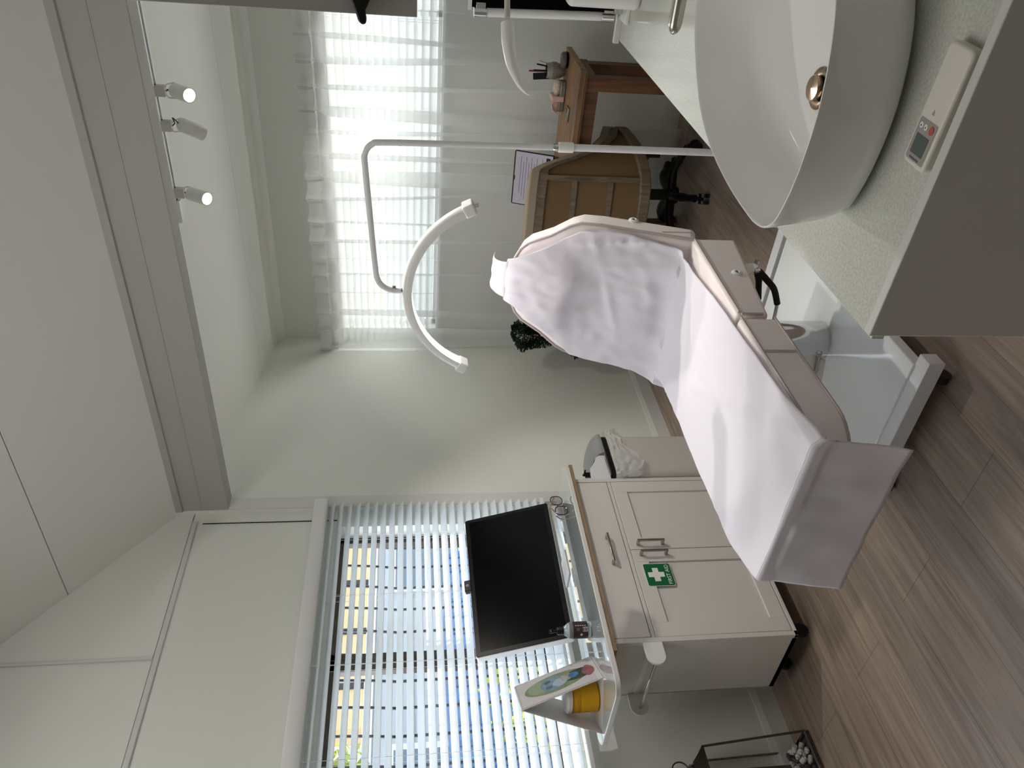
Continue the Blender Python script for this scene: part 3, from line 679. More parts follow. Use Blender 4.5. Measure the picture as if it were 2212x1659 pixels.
# ------------------------------------------------------------------ tent calendar and yellow tub
A_ = Vector((-2.54, 1.553, .8405)); B_ = Vector((-2.706, 1.43, .8405)); e1 = Vector((-.576, .817, 0)); LEN = .203
R1 = (A_+B_)/2+Vector((0, 0, .30))
ct = thing('desk_calendar', 'white spiral bound tent calendar with an oval nature picture', 'calendar', ((A_+B_)/2+e1*.1))
def sheetq(p, q, th, name, mat, l0=0, l1=LEN, off=0):
    p, q = Vector(p), Vector(q); d = (q-p).normalized(); n = d.cross(e1).normalized(); c = (p+q)/2+e1*((l0+l1)/2)+n*off
    return MB().obox(c, (q-p)/2, e1*((l1-l0)/2), n*(th/2)).build(name, mat, ct)
cardm = P('white_card', 'dcd8d6', .5)
nfr = (R1-A_).normalized().cross(e1).normalized()
sg = 1 if nfr.dot(Vector((.8, .58, .2))) > 0 else -1
sheetq(A_, R1, .003, 'front_board', cardm); sheetq(B_, R1, .003, 'back_board', cardm, 0, LEN); sheetq(A_, B_, .002, 'base_board', cardm)
sheetq(A_.lerp(R1, .06), A_.lerp(R1, .985), .0016, 'page', P('page_print', 'cfc9cb', .35), .004, LEN-.004, sg*.0028)
MB().obox((A_+B_)/2+Vector((.03, .0, 0))+(A_-B_).normalized()*.13*0+e1*.1, (.001, 0, 0), e1*.001, (0, 0, .001)).build('pin', cardm, ct)
sp = MB()
for k in range(30):
    c = R1+e1*(.008+k*.0064)+Vector((0, 0, -.003)); o = [c+(A_-B_).normalized()*.0055*math.cos(a)+Vector((0, 0, .0055*math.sin(a))) for a in [2*PI*j/8 for j in range(8)]]
    sp.tube(o, .0007, 4, closed=True)
sp.build('spiral_binding', P('binding_wire', 'd5d5d5', .3, metal=.6), ct)
uv = (R1-A_).normalized(); fn = nfr*sg; PO = A_+fn*.0042
def art(cu, cv, ru, rv, mat, name, h, pw=1.0, n=28):
    o = []
    for k in range(n):
        a = 2*PI*k/n; o.append(tuple(PO+e1*(cu+ru*math.copysign(abs(math.cos(a))**pw, math.cos(a)))+uv*(cv+rv*math.copysign(abs(math.sin(a))**pw, math.sin(a)))+fn*h))
    return MB().add(o, [list(range(n))]).build(name, mat, ct)
art(.100, .165, .066, .125, P('art_green', '7d8f6e', .4, noise=.12, nscale=25), 'picture', .0001)
art(.100, .075, .04, .06, P('art_dark_green', '3e4a3a', .4, noise=.3, nscale=40), 'picture', .0002)
art(.098, .035, .045, .024, P('art_rose', '9a5f66', .4, noise=.3, nscale=40), 'picture', .0003, 1.3)
art(.105, .235, .046, .04, P('art_sage', '97a586', .4), 'picture', .0002)
art(.100, .175, .048, .050, P('art_slate_blue', '7f98ab', .4, noise=.2, nscale=60), 'picture', .0004, .8)
art(.090, .150, .03, .03, P('art_pale_blue', 'a9bcc8', .4), 'picture', .0005, 1.2)
art(.11, .120, .030, .022, P('art_sand', 'a39f84', .4, noise=.2, nscale=50), 'picture', .0005)
art(.105, .092, .022, .02, P('art_blue', '4f78ab', .4, noise=.3, nscale=70), 'picture', .0006)
art(.122, .195, .012, .014, P('art_ink', '55646e', .4), 'picture', .0006); art(.078, .195, .012, .014, P('art_ink_b', '5f6f79', .4), 'picture', .0006)
tbx, tby = (-2.672, 1.561)
tbn = thing('plastic_tub', 'yellow plastic tub with white lid sheltered under the tent calendar', 'tub', (tbx, tby, .842))
MB().lathe([(0, .0), (.048, 0), (.055, .006), (.056, .07), (.0545, .072), (.056, .074), (.0565, .095), (.050, .108), (0, .108)], (tbx, tby, .8425), 40, cap=False).build('tub_body', M['yellow'], tbn, smooth=True)
MB().lathe([(0, .106), (.056, .107), (.056, .120), (.05, .124), (.0, .124)], (tbx, tby, .8425), 40, (0.03, -.02, 1), cap=False).build('lid', M['wht'], tbn, smooth=True)

# ------------------------------------------------------------------ waste bin
bn = thing('waste_bin', 'pale grey pedal bin with domed lid and white liner beyond the cabinet', 'bin', (-2.56, 2.63, 0))
bpo = rounded(-2.72, -2.42, 2.49, 2.772, .04, 6)
MB().prism(bpo, XY, .005, .60).build('bin_body', M['binw'], bn, bevel=.004)
MB().prism(rounded(-2.722, -2.418, 2.488, 2.774, .042, 6), XY, .60, .625).build('rim', M['black'], bn, bevel=.003)
def lid(u, v):
    a = PI*u; x = -2.57+.15*math.cos(a)*-1; return (x, lerp(2.64, 2.77, v), .626+.055*math.sin(a)**.8)
MB().grid(lid, 24, 6).prism([(-2.57-.15*math.cos(PI*k/24), .626+.055*max(0, math.sin(PI*k/24))**.8) for k in range(25)], XZ, 2.77, 2.768).prism([(-2.57-.15*math.cos(PI*k/24), .626+.055*max(0, math.sin(PI*k/24))**.8) for k in range(25)], XZ, 2.642, 2.64).box(-2.715, -2.425, 2.495, 2.64, .6255, .6275).build('lid', M['grille'], bn, smooth=True)
def liner(u, v):
    per = [(-2.60, 2.785), (-2.50, 2.79), (-2.435, 2.79), (-2.405, 2.77), (-2.40, 2.70), (-2.40, 2.60), (-2.40, 2.50), (-2.41, 2.475), (-2.5, 2.475)]
    f = u*(len(per)-1); i = min(int(f), len(per)-2); x = lerp(per[i][0], per[i+1][0], f-i); y = lerp(per[i][1], per[i+1][1], f-i)
    L = .09+.055*noise3(u*7, 3)+.05*math.sin(u*9+1)
    cr = .012*noise3(u*22, v*5, 1)+.006*noise3(u*50, v*11, 2)
    nx, ny = (1, 0) if .35 < u < .9 else (0, 1)
    return (x+nx*cr+.008*v*nx, y+ny*abs(cr)+.025*v*ny, .606-L*v)
MB().grid(liner, 90, 16).build('liner', M['bag'], bn, smooth=True)
# rack on the cabinet side holding bottles
rk = thing('bottle_rack', 'small white rack on the cabinet side holding spray bottles', 'rack', (-2.5, 2.54, .60))
rp_ = [(2.474, .630), (2.60, .628), (2.632, .632), (2.632, .655), (2.62, .673), (2.59, .684), (2.545, .714), (2.474, .722)]
for x in (-2.436, -2.60): MB().prism(rp_, YZ, x, x+.004).build('side_plate', M['whitem'], rk, bevel=.001)
MB().box(-2.60, -2.432, 2.474, 2.632, .6285, .6315).build('tray', M['whitem'], rk)
bt = thing('spray_bottle', 'white spray bottle with ribbed cap in the small rack', 'bottle', (-2.50, 2.52, .632))
MB().lathe([(0, 0), (.022, 0), (.022, .075), (.02, .09), (.014, .098), (.0, .098)], (-2.50, 2.52, .632), 24, cap=False).build('bottle_body', M['whitep'], bt, smooth=True)
MB().lathe([(.0145, .095), (.015, .115), (.012, .118), (.012, .132), (.0, .133)], (-2.50, 2.52, .632), 16, cap=False).build('cap', M['whitep'], bt, smooth=True)
bt = thing('pump_bottle', 'black capped bottle beside the white spray bottle in the rack', 'bottle', (-2.50, 2.572, .632))
MB().lathe([(0, 0), (.02, 0), (.02, .06), (.012, .072), (.0, .072)], (-2.50, 2.572, .632), 24, cap=False).build('bottle_body', M['lcd'], bt, smooth=True)
MB().lathe([(.013, .07), (.013, .09), (.006, .092), (.006, .102), (0, .103)], (-2.50, 2.572, .632), 16, cap=False).tube([(-2.50, 2.572, .728), (-2.475, 2.58, .724)], .004, 8).build('cap', M['black'], bt, smooth=True)

# ------------------------------------------------------------------ arc lamp
ar = thing('arc_floor_lamp', 'white floor lamp with half moon LED arc hanging over the bed', 'lamp', (-.838, 2.3, 0))
Y0 = 2.3
MB().lathe([(0, 0), (.13, 0), (.13, .012), (.12, .018), (.02, .022), (0, .022)], (-.838, Y0, 0), 40, cap=False).build('base', M['whitem'], ar, smooth=True)
MB().tube([(-.838, Y0, .02), (-.841, Y0, 1.064)], .011, 16).build('lower_pole', M['whitem'], ar, smooth=True)
MB().lathe([(.0118, -.024), (.0157, -.022), (.0157, .020), (.0141, .024), (.010, .028)], (-.8413, Y0, 1.064), 24).build('collar', M['whitep'], ar, smooth=True)
MB().lathe([(.0109, .024), (.0133, .025), (.0133, .029), (.010, .040)], (-.8413, Y0, 1.064), 24).build('collar_ring', M['chrome'], ar, smooth=True)
arm = catmull([(-.842, Y0, 1.076), (-.844, Y0, 1.349), (-.847, Y0, 1.606), (-.854, Y0, 1.651), (-.884, Y0, 1.673), (-.933, Y0, 1.673), (-1.085, Y0, 1.664), (-1.254, Y0, 1.653), (-1.315, Y0, 1.645), (-1.344, Y0, 1.622), (-1.354, Y0, 1.594), (-1.354, Y0, 1.568)], 8)
MB().tube(arm, .0095, 14).build('arm', M['whitem'], ar, smooth=True)
MB().tube([(-1.354, Y0, 1.576), (-1.354, Y0, 1.552)], .0076, 12).tube([(-1.354, Y0, 1.59), (-1.341, Y0, 1.592)], .0024, 6).tube([(-1.341, Y0, 1.586), (-1.341, Y0, 1.597)], .004, 8).build('clamp_screw', M['steel'], ar, smooth=True)
AX = -1.357; hc, hs = .300, .1865
r_ = ((hc**2+hs**2)/(2*hs)); az_ = 1.546-r_; ha = math.asin(hc/r_)
def arcp(a, dr=0, dy=0): return (AX+(r_+dr)*math.sin(a), Y0+dy, az_+(r_+dr)*math.cos(a))
def arc_ring(a, prof): return [arcp(a, dr, dy) for dr, dy in prof]
prof = [(.0185*math.sin(t), .024*math.cos(t)) for t in [PI*k/10 for k in range(11)]]+[(-.0135, -.024), (-.0135, -.020), (-.0065, -.0195), (-.0065, .0195), (-.0135, .020), (-.0135, .024)]
NA = 60; s = MB(); n = len(prof); vs = []; fs = []
for i in range(NA+1): vs += arc_ring(-ha+2*ha*i/NA, prof)
for i in range(NA):
    for k in range(n): fs.append((i*n+k, (i+1)*n+k, (i+1)*n+(k+1) % n, i*n+(k+1) % n))
s.add(vs, fs).build('arc_housing', M['whitep'], ar, smooth=True)
em = P('led_diffuser', 'ffffff', .4, emit='fffaf8', es=17.0)
vs = []; fs = []; lp_ = [(-.007, -.0185), (-.007, .0185), (-.0125, .0175), (-.0125, -.0175)]
for i in range(NA+1): vs += arc_ring(-ha*.965+2*ha*.965*i/NA, lp_)
for i in range(NA):
    for k in range(4): fs.append((i*4+k, i*4+(k+1) % 4, (i+1)*4+(k+1) % 4, (i+1)*4+k))
MB().add(vs, fs).build('led_strip', em, ar)
for sg2 in (1, -1):
    a = sg2*ha; tg = (Vector(arcp(a+sg2*.01))-Vector(arcp(a))).normalized(); rd = Vector((math.sin(a), 0, math.cos(a)))
    c0 = Vector(arcp(a, .0025)); e = MB().obox(c0+tg*.010, tg*.019, Vector((0, .0262, 0)), rd*.0205).build('end_cap', M['whitep'], ar, bevel=.006, seg=3)
    if sg2 == 1:
        for dy in (-.0075, .0075):
            MB().tube([c0+tg*.024+Vector((0, dy, 0)), c0+tg*.042+Vector((0, dy, 0))], .0045, 10).build('control_button', M['chrome'], e, smooth=True)

# ------------------------------------------------------------------ track with three spotlights
tk = thing('light_track', 'white ceiling track with dark slot for the spotlights', 'track', (-.6, 3.28, 2.55))
def tkb(x0, x1, y0, y1, dz0, dz1, mat, nm):
    s = MB(); s.add([(x0, y0, cz(y0)+dz0), (x1, y0, cz(y0)+dz0), (x1, y1, cz(y1)+dz0), (x0, y1, cz(y1)+dz0), (x0, y0, cz(y0)+dz1), (x1, y0, cz(y0)+dz1), (x1, y1, cz(y1)+dz1), (x0, y1, cz(y1)+dz1)], [(0, 3, 2, 1), (4, 5, 6, 7), (0, 1, 5, 4), (1, 2, 6, 5), (2, 3, 7, 6), (3, 0, 4, 7)])
    return s.build(nm, mat, tk)
tkb(-1.60, 1.0, 3.268, 3.278, -.016, 0, M['whitep'], 'rail'); tkb(-1.60, 1.0, 3.294, 3.303, -.016, 0, M['whitep'], 'rail')
tkb(-1.60, 1.0, 3.279, 3.293, -.0165, -.012, M['bezel'], 'slot')
tkb(-1.60, -1.50, 3.272, 3.300, -.028, -.004, M['whitep'], 'feed_connector')
tkb(-2.95, -1.60, 3.28, 3.284, -.003, 0, M['gap'], 'ceiling_slot')
spot_em = P('lamp_face', 'ffffff', .5, emit='fff6e0', es=4.5)
def spot(x, piv, lensp, lit, label, cone=46, energy=31):
    y = 3.286; zt = cz(y)-.014; piv = Vector(piv); lensp = Vector(lensp); d = (lensp-piv).normalized()
    t = thing('track_spotlight', label, 'spotlight', (x, y, zt), 'spotlights on the ceiling track')
    MB().box(x-.021, x+.021, y-.016, y+.016, zt-.038, zt+.004).build('adapter', M['grey'], t, bevel=.003)
    q = d.cross(Vector((0, 0, 1))).normalized()
    br = MB()
    for sg in (-1, 1):
        br.tube([Vector((x, y, zt-.036))+q*sg*.012, Vector((x, y, zt-.046))+q*sg*.026, piv+q*sg*.030], .0028, 6)
    br.build('yoke', M['whitem'], t)
    h = MB().lathe([(0, -.014), (.018, -.014), (.026, -.006), (.029, 0), (.029, .096), (.026, .096), (.0255, .088), (0, .088)], piv, 28, tuple(d), cap=False).build('head', M['whitep'], t, smooth=True)
    if lit: MB().lathe([(0, .0893), (.0225, .0893), (.0225, .0885), (0, .0885)], piv, 24, tuple(d), cap=False).build('lamp_face', spot_em, h)
    c = Vector((x, y, zt-.038)); MB().tube(catmull([c, c+Vector((.012 if cone == 80 else .003, .0, -.012)), (c+piv)/2+Vector((.030 if cone == 80 else .004, 0, .012)), piv-d*.012], 5), .0022, 6).build('cable', M['black'], t)
    if lit:
        l = bpy.data.lights.new('spot_beam', 'SPOT'); l.energy = energy; l.color = (1, .95, .88); l.spot_size = math.radians(cone); l.spot_blend = .55; l.specular_factor = .03; l.shadow_soft_size = .02
        o = bpy.data.objects.new('spot_beam', l); col.objects.link(o); o.parent = t; o.location = (piv+d*.105)-t.location; o.rotation_euler = d.to_track_quat('-Z', 'Y').to_euler()
spot(-1.035, (-1.025, 3.262, 2.452), (-1.02, 3.195, 2.385), True, 'lit track spotlight nearest the right end of the track')
spot(-1.175, (-1.165, 3.275, 2.455), (-1.222, 3.325, 2.375), True, 'middle track spotlight turned away towards the curtain with a looped cable', 80, 17)
spot(-1.465, (-1.458, 3.262, 2.462), (-1.452, 3.195, 2.372), True, 'lit track spotlight beside the feed connector at the left')

spot(-.42, (-.425, 3.262, 2.45), (-.49, 3.225, 2.385), True, 'added unseen track spotlight at the right end, lighting the cabinet', 64, 75)  # fourth spotlight out of view, added to brighten the cabinet front

# ------------------------------------------------------------------ desk
dk = thing('writing_desk', 'brown timber desk with square legs under the sheer curtain', 'desk', (-1.5, 3.86, 0))
MB().box(-1.98, -.972, 3.66, 4.07, .722, .75).build('desk_top', M['desk'], dk, bevel=.003)
MB().box(-1.97, -.985, 3.672, 4.06, .712, .722).build('under_lip', M['desk'], dk)
MB().box(-1.93, -1.02, 3.70, 3.722, .645, .712).box(-1.93, -1.02, 4.02, 4.04, .645, .712).box(-1.035, -1.017, 3.72, 4.02, .655, .712).box(-1.93, -1.912, 3.72, 4.02, .655, .712).build('apron', M['deskd'], dk, bevel=.001)
for x, y in ((-1.078, 3.695), (-1.09, 3.985), (-1.94, 3.695), (-1.94, 3.985)):
    MB().box(x, x+.062, y, y+.062, 0, .712).build('leg', M['deskd'], dk, bevel=.002)
lt = thing('laptop', 'open black laptop showing a light web page on the desk', 'laptop', (-1.66, 3.92, .75))
lx0, lx1 = -1.80, -1.495
MB().prism(rounded(lx0, lx1, 3.74, 3.955, .012), XY, .7505, .764).build('keyboard_base', M['black'], lt, bevel=.002)
lo = Vector((0, 3.955, .766)); lu = Vector((0, .075, .215)).normalized(); ln_ = Vector((0, -lu.z, lu.y))
def LP(a, b, d): v = Vector((a, 0, 0))+lo+lu*b+ln_*d; return tuple(v)
MB().prism(rounded(lx0, lx1, 0, .218, .01), LP, -.006, .0).build('lid', M['black'], lt, bevel=.001)
MB().prism(rounded(lx0+.006, lx1-.006, .010, .211, .002), LP, 0, .0006).build('screen', P('laptop_screen', '202022', .3, emit='b9b1bb', es=.42), lt)
ui = P('ui_dark', '101014', .4); uig = P('ui_grey', '302e36', .4, emit='6c6672', es=.25)
MB().prism([(lx0+.06, .022), (lx1-.02, .022), (lx1-.02, .044), (lx0+.06, .044)], LP, .0006, .0009).build('page_block', ui, lt)
tl = MB()
for k in range(9):
    b0 = .062+k*.0145; tl.prism([(lx0+.03+.02*(k % 3), b0), (lx1-.03-.03*(k % 2), b0), (lx1-.03-.03*(k % 2), b0+.0025), (lx0+.03+.02*(k % 3), b0+.0025)], LP, .0006, .0009)
tl.build('page_text', uig, lt)
for k in range(5): MB().lathe([(0, .0006), (.0042, .0006), (.0042, .001), (0, .001)], LP(lx1-.085-.011*k, .083, 0), 12, tuple(ln_), cap=False).build('page_icon', ui, lt)
MB().prism([(lx0+.14, .2065), (lx0+.165, .2065), (lx0+.165, .2115), (lx0+.14, .2115)], LP, .0004, .0009).build('camera_notch', ui, lt)
MB().prism([(lx0+.02, .004), (lx1-.02, .004), (lx1-.02, .009), (lx0+.02, .009)], LP, 0, .0008).build('dock_icons', uig, lt)
kb = MB()
for i in range(4):
    for j in range(12): kb.box(lx0+.022+j*.0222, lx0+.041+j*.0222, 3.83+i*.026, 3.852+i*.026, .764, .7655)
kb.build('keys', M['bezel'], lt)
cupm = P('pearl_silver', 'a9a49c', .35, metal=.5)
pc = thing('pen_cup', 'silver grey pen cup with beaded bands on the desk', 'cup', (-1.085, 4.045, .75))
cc = (-1.085, 4.045, .7505)
MB().lathe([(0, 0), (.022, 0), (.034, .02), (.040, .045), (.040, .07), (.036, .094), (.034, .094), (.037, .07), (.036, .03), (0, .01)], cc, 32, cap=False).build('cup_body', cupm, pc, smooth=True)
for z in (.045, .054, .063):
    be = MB()
    for k in range(30): be.ball((cc[0]+.041*math.cos(2*PI*k/30), cc[1]+.041*math.sin(2*PI*k/30), cc[2]+z), .0026, 6)
    be.build('bead_band', M['brass'], pc)
for i, (dx, dy, lx, ly, c, r, L_) in enumerate(((.008, .0, .02, .0, '1a1a1c', .004, .135), (.0, -.006, .002, -.01, '141416', .004, .15), (-.004, .004, -.004, .0, 'b02a66', .0045, .17), (.012, .006, .03, .01, 'b9b6b0', .0028, .125))):
    p0 = Vector((cc[0]+dx, cc[1]+dy, cc[2]+.012)); p1 = p0+Vector((lx, ly, L_)).normalized()*L_
    pn = MB().tube([p0, p1], r, 8).build('pen', P('pen_%d' % i, c, .3), smooth=True)
    tag(pn, ['black pen in the silver cup, right of the pink pen', 'short black marker in the silver cup, front of the group', 'bright pink pen standing in the silver cup', 'thin silver pen leaning right in the silver cup'][i], 'pen')
nb = MB().obox((cc[0]-.026, cc[1]-.004, cc[2]+.092), (.0165, 0, .002), (0, .0012, 0), (-.006, 0, .068)).build('comb', M['black'], bevel=.0005)
tag(nb, 'flat black comb card standing in the silver cup', 'comb')
bx = thing('trinket_box', 'small dusty pink and cream box with ribbon on the desk', 'box', (-1.19, 3.995, .75))
pk = P('dusty_pink', 'b98f86', .6, noise=.25, nscale=40); cr_ = P('cream_lace', 'cdbfa6', .7, noise=.2, nscale=90); pr_ = P('pale_ribbon', 'd9bdb8', .5)
MB().prism(rounded(-1.27, -1.115, 3.955, 4.03, .03, 6), XY, .7505, .778).build('box_base', P('box_silver', '8f8b88', .3, metal=.4), bx, bevel=.004)
MB().ball((-1.152, 3.992, .788), (.042, .034, .022), 14).build('lace_top', cr_, bx, smooth=True)
MB().ball((-1.232, 3.992, .786), (.042, .034, .026), 14).build('pink_top', pk, bx, smooth=True)
MB().prism(rounded(-1.212, -1.186, 3.95, 4.03, .003), XY, .755, .818).build('ribbon', pr_, bx, bevel=.008)
MB().tube(catmull([(-1.23, 3.97, .812), (-1.255, 3.965, .806), (-1.275, 3.965, .785), (-1.275, 3.965, .760)], 4), .004, 6).build('cord', pr_, bx, smooth=True)
ds = thing('compact_case', 'round black compact case lying at the desk end', 'case', (-1.02, 4.0, .75))
MB().lathe([(0, 0), (.038, 0), (.040, .006), (.040, .012), (0, .012)], (-1.02, 4.0, .7505), 32, cap=False).build('case_base', M['bezel'], ds, smooth=True)
MB().lathe([(.039, .012), (.039, .024), (.034, .031), (.0, .034)], (-1.02, 4.0, .7505), 32, cap=False).build('case_lid', P('case_grey', '5c5450', .3), ds, smooth=True)
cd = thing('card_box', 'small silver card case lying on the front of the desk', 'case', (-1.235, 3.83, .75))
MB().box(-1.262, -1.196, 3.80, 3.86, .7505, .760).build('case', M['steel'], cd, bevel=.002)
MB().box(-1.256, -1.202, 3.806, 3.854, .760, .7606).build('case_window', M['lcd'], cd)

# ------------------------------------------------------------------ swivel chair
ch = thing('swivel_chair', 'beige upholstered swivel chair with weathered wood frame at the desk', 'chair', (-1.665, 3.95, 0))
hx, hy = -1.665, 3.89
ROTC = math.radians(3)
def cp(a, r=1.0):   # plan outline, a from -Y towards +X
    ex = .335*r; eyb = (.40 if abs(a) < PI/2 else .20)*r
    sx_ = math.copysign(abs(math.sin(a))**.62, math.sin(a)); cy_ = math.copysign(abs(math.cos(a))**.62, math.cos(a))
    x, y = ex*sx_, -eyb*cy_
    return (hx+x*math.cos(ROTC)-y*math.sin(ROTC), hy+x*math.sin(ROTC)+y*math.cos(ROTC))
def topz(a):
    y = cp(a, 1.0)[1]
    return interp([(3.50, .968), (3.55, .955), (3.575, .885), (3.605, .79), (3.65, .705), (3.70, .640), (3.80, .58), (4.0, .52), (4.3, .5)], y)
def botz(a): return interp([(0, .40), (30, .405), (60, .425), (115, .45)], abs(math.degrees(a)))
AM = math.radians(112); NC = 72
def shell(nm, mat, rin, rout, z0f, z1f, a0=-AM, a1=AM, n=NC, **k):
    vs = []; fs = []
    for i in range(n+1):
        a = a0+(a1-a0)*i/n; xi, yi = cp(a, rin); xo, yo = cp(a, rout)
        vs += [(xo, yo, z0f(a)), (xo, yo, z1f(a)), (xi, yi, z1f(a)), (xi, yi, z0f(a))]
    for i in range(n):
        for q in range(4): fs.append((i*4+q, (i+1)*4+q, (i+1)*4+(q+1) % 4, i*4+(q+1) % 4))
    fs += [(0, 1, 2, 3), (n*4+3, n*4+2, n*4+1, n*4)]
    return MB().add(vs, fs).build(nm, mat, ch, **k)
shell('back_panel', M['linend'], .84, .955, botz, lambda a: topz(a)-.03)
shell('top_cushion', M['linen'], .80, 1.01, lambda a: topz(a)-.045, topz, bevel=.014, seg=4, ang=80)
shell('inner_pad', M['linen'], .76, .85, lambda a: .46, lambda a: topz(a)-.01, bevel=.01, ang=80)
shell('top_rail', M['chairw'], .93, 1.0, lambda a: topz(a)-.085, lambda a: topz(a)-.045)
shell('bottom_rail', M['chairw'], .86, 1.015, lambda a: botz(a)-.045, lambda a: botz(a)+.01, bevel=.006)
for d in (-27, 27): shell('post', M['chairw'], .93, 1.0, botz, lambda a: topz(a)-.05, math.radians(d-2.4), math.radians(d+2.4), 4)
for z in (.56, .74): shell('cross_rail', M['chairw'], .93, .99, lambda a: z-.012, lambda a: z+.012, math.radians(-27), math.radians(27), 20)
nl = MB()
for i in range(58):
    a = -AM*.9+2*AM*.9*i/57; x, y = cp(a, 1.008); nl.ball((x, y, topz(a)-.05), .0035, 6)
nl.build('nail_heads', M['steel'], ch)
MB().prism([cp(2*PI*k/40-PI, .82) for k in range(40)], XY, .40, .50).build('seat', M['linen'], ch, bevel=.03, seg=4, ang=80)
MB().prism([cp(2*PI*k/40-PI, .86) for k in range(40)], XY, .365, .41).build('seat_frame', M['chairw'], ch, bevel=.006)
MB().lathe([(.03, .10), (.03, .26), (.018, .262), (.016, .37)], (hx, hy, 0), 20).build('gas_lift', M['black'], ch, smooth=True)
MB().box(hx-.09, hx+.09, hy-.09, hy+.09, .345, .368).build('seat_plate', M['black'], ch)
MB().lathe([(0, .075), (.045, .08), (.05, .11), (.035, .135), (0, .14)], (hx, hy, 0), 20, cap=False).build('hub', M['black'], ch, smooth=True)
for k in range(5):
    a = math.radians(-70+72*k); dx, dy = math.cos(a), math.sin(a)
    MB().tube(catmull([(hx+dx*.03, hy+dy*.03, .115), (hx+dx*.14, hy+dy*.14, .125), (hx+dx*.21, hy+dy*.21, .098), (hx+dx*.27, hy+dy*.27, .072)], 4), [.026]*4+[.023]*4+[.020]*5, 10).build('leg', M['black'], ch, smooth=True)
    x, y = hx+dx*.275, hy+dy*.275
    cs = MB()
    for s_ in (-1, 1): cs.tube([(x-dy*.008*s_, y+dx*.008*s_, .0275), (x-dy*.026*s_, y+dx*.026*s_, .0275)], .0275, 16)
    cs.tube([(x, y, .03), (x, y, .075)], .009, 8); cs.build('castor', M['black'], ch, smooth=True)
MB().tube(catmull([(hx+.05, hy-.02, .35), (hx+.16, hy-.06, .34), (hx+.25, hy-.09, .30)], 4), .006, 8).tube([(hx+.25, hy-.09, .33), (hx+.25, hy-.09, .25)], .012, 8).build('height_lever', M['black'], ch, smooth=True)

# ------------------------------------------------------------------ topiary plant in the corner
pl = thing('topiary_plant', 'dark green small leaved artificial plant in the rear corner', 'plant', (-2.68, 4.03, 0))
rg = random.Random(11); s = MB(); lm = P('topiary_leaf', '17301a', .55, noise=.5, nscale=60)
for k in range(6500):
    z = rg.uniform(.30, .90); ax_ = -2.665+.03*math.sin(z*22); ay = 4.03+.03*math.cos(z*18)
    rmax = .086*(1 if z < .84 else (.90-z)/.06*.8+.2)*(1+.25*math.sin(z*30)); th = rg.uniform(0, 2*PI); rr = rmax*rg.uniform(.45, 1.12)
    p = Vector((ax_+rr*math.cos(th), ay+rr*math.sin(th), z)); a = Vector((math.cos(th), math.sin(th), rg.uniform(-.6, .9))).normalized(); b = a.cross(Vector((rg.uniform(-1, 1), rg.uniform(-1, 1), rg.uniform(-1, 1)))).normalized(); L_ = rg.uniform(.014, .023)
    s.add([p, p+a*L_*.5+b*L_*.32, p+a*L_, p+a*L_*.5-b*L_*.32], [(0, 1, 2, 3)])
s.build('foliage', lm, pl)
MB().tube([(-2.68, 4.03, .22), (-2.665, 4.03, .85)], .012, 8).build('stem', P('topiary_stem', '3a2c20', .8), pl)
MB().lathe([(0, 0), (.08, 0), (.10, .20), (.11, .22), (.11, .25), (.09, .25), (.085, .21), (0, .21)], (-2.68, 4.03, 0), 28, cap=False).build('pot', M['grey'], pl, smooth=True)

# ------------------------------------------------------------------ vanity, basin and what stands on it
CZ = .85
va = thing('vanity_unit', 'white vanity cabinet with tall end panel in the foreground', 'vanity', (-.3, 1.8, 0))
MB().box(-.596, -.003, .896, .912, 0, .868).build('end_panel', M['panel'], va, bevel=.0015)
MB().box(-.59, -.003, .96, 2.66, .08, .828).build('carcass', M['panel'], va)
for k in range(3):
    d = MB().box(-.608, -.59, .955+k*.57, .955+k*.57+.562, .10, .80).build('door', M['panel'], va, bevel=.001)
    MB().box(-.632, -.608, .955+k*.57+.01, .955+k*.57+.03, .60, .66).build('handle', M['steel'], d, bevel=.001)
MB().box(-.55, -.05, .95, 2.65, 0, .08).build('plinth', M['grey'], va)
co = MB().box(-.612, 0, .9125, 2.695, .83, CZ).build('stone_counter', M['quartz'], bevel=.001)
tag(co, 'glossy speckled off white stone counter on the vanity', 'counter')
us = MB().prism([(2.677, CZ), (2.695, CZ), (2.695, .868), (2.677, .868)], YZ, -.622, 0).build('upstand', M['trimw'], bevel=.001)
tag(us, 'low white upstand strip at the far end of the stone counter', 'upstand')
rim = [(-.282, 1.585), (-.340, 1.548), (-.392, 1.498), (-.435, 1.445), (-.466, 1.385), (-.487, 1.32), (-.501, 1.25), (-.509, 1.18), (-.512, 1.12), (-.511, 1.09), (-.503, 1.058), (-.484, 1.034), (-.458, 1.021), (-.42, 1.010), (-.37, 1.003), (-.304, 1.003), (-.236, 1.018), (-.176, 1.045), (-.125, 1.085), (-.09, 1.14), (-.072, 1.21), (-.066, 1.30), (-.072, 1.40), (-.09, 1.48), (-.125, 1.55), (-.18, 1.595), (-.23, 1.603)]
rim = [(x*1.012, y*1.012) for x, y in rim][::-1]
rimc = catmull([(x, y, 0) for x, y in rim], 4, closed=True); NR = len(rimc)
ctr = Vector((-.30, 1.29, 0)); dct = Vector((-.345, 1.262, 0))
def ring(sc_, z, c=ctr, to=ctr, sm=0):
    out = []
    for p in rimc:
        q = to+(p-c)*sc_
        out.append((q.x, q.y, z))
    return out
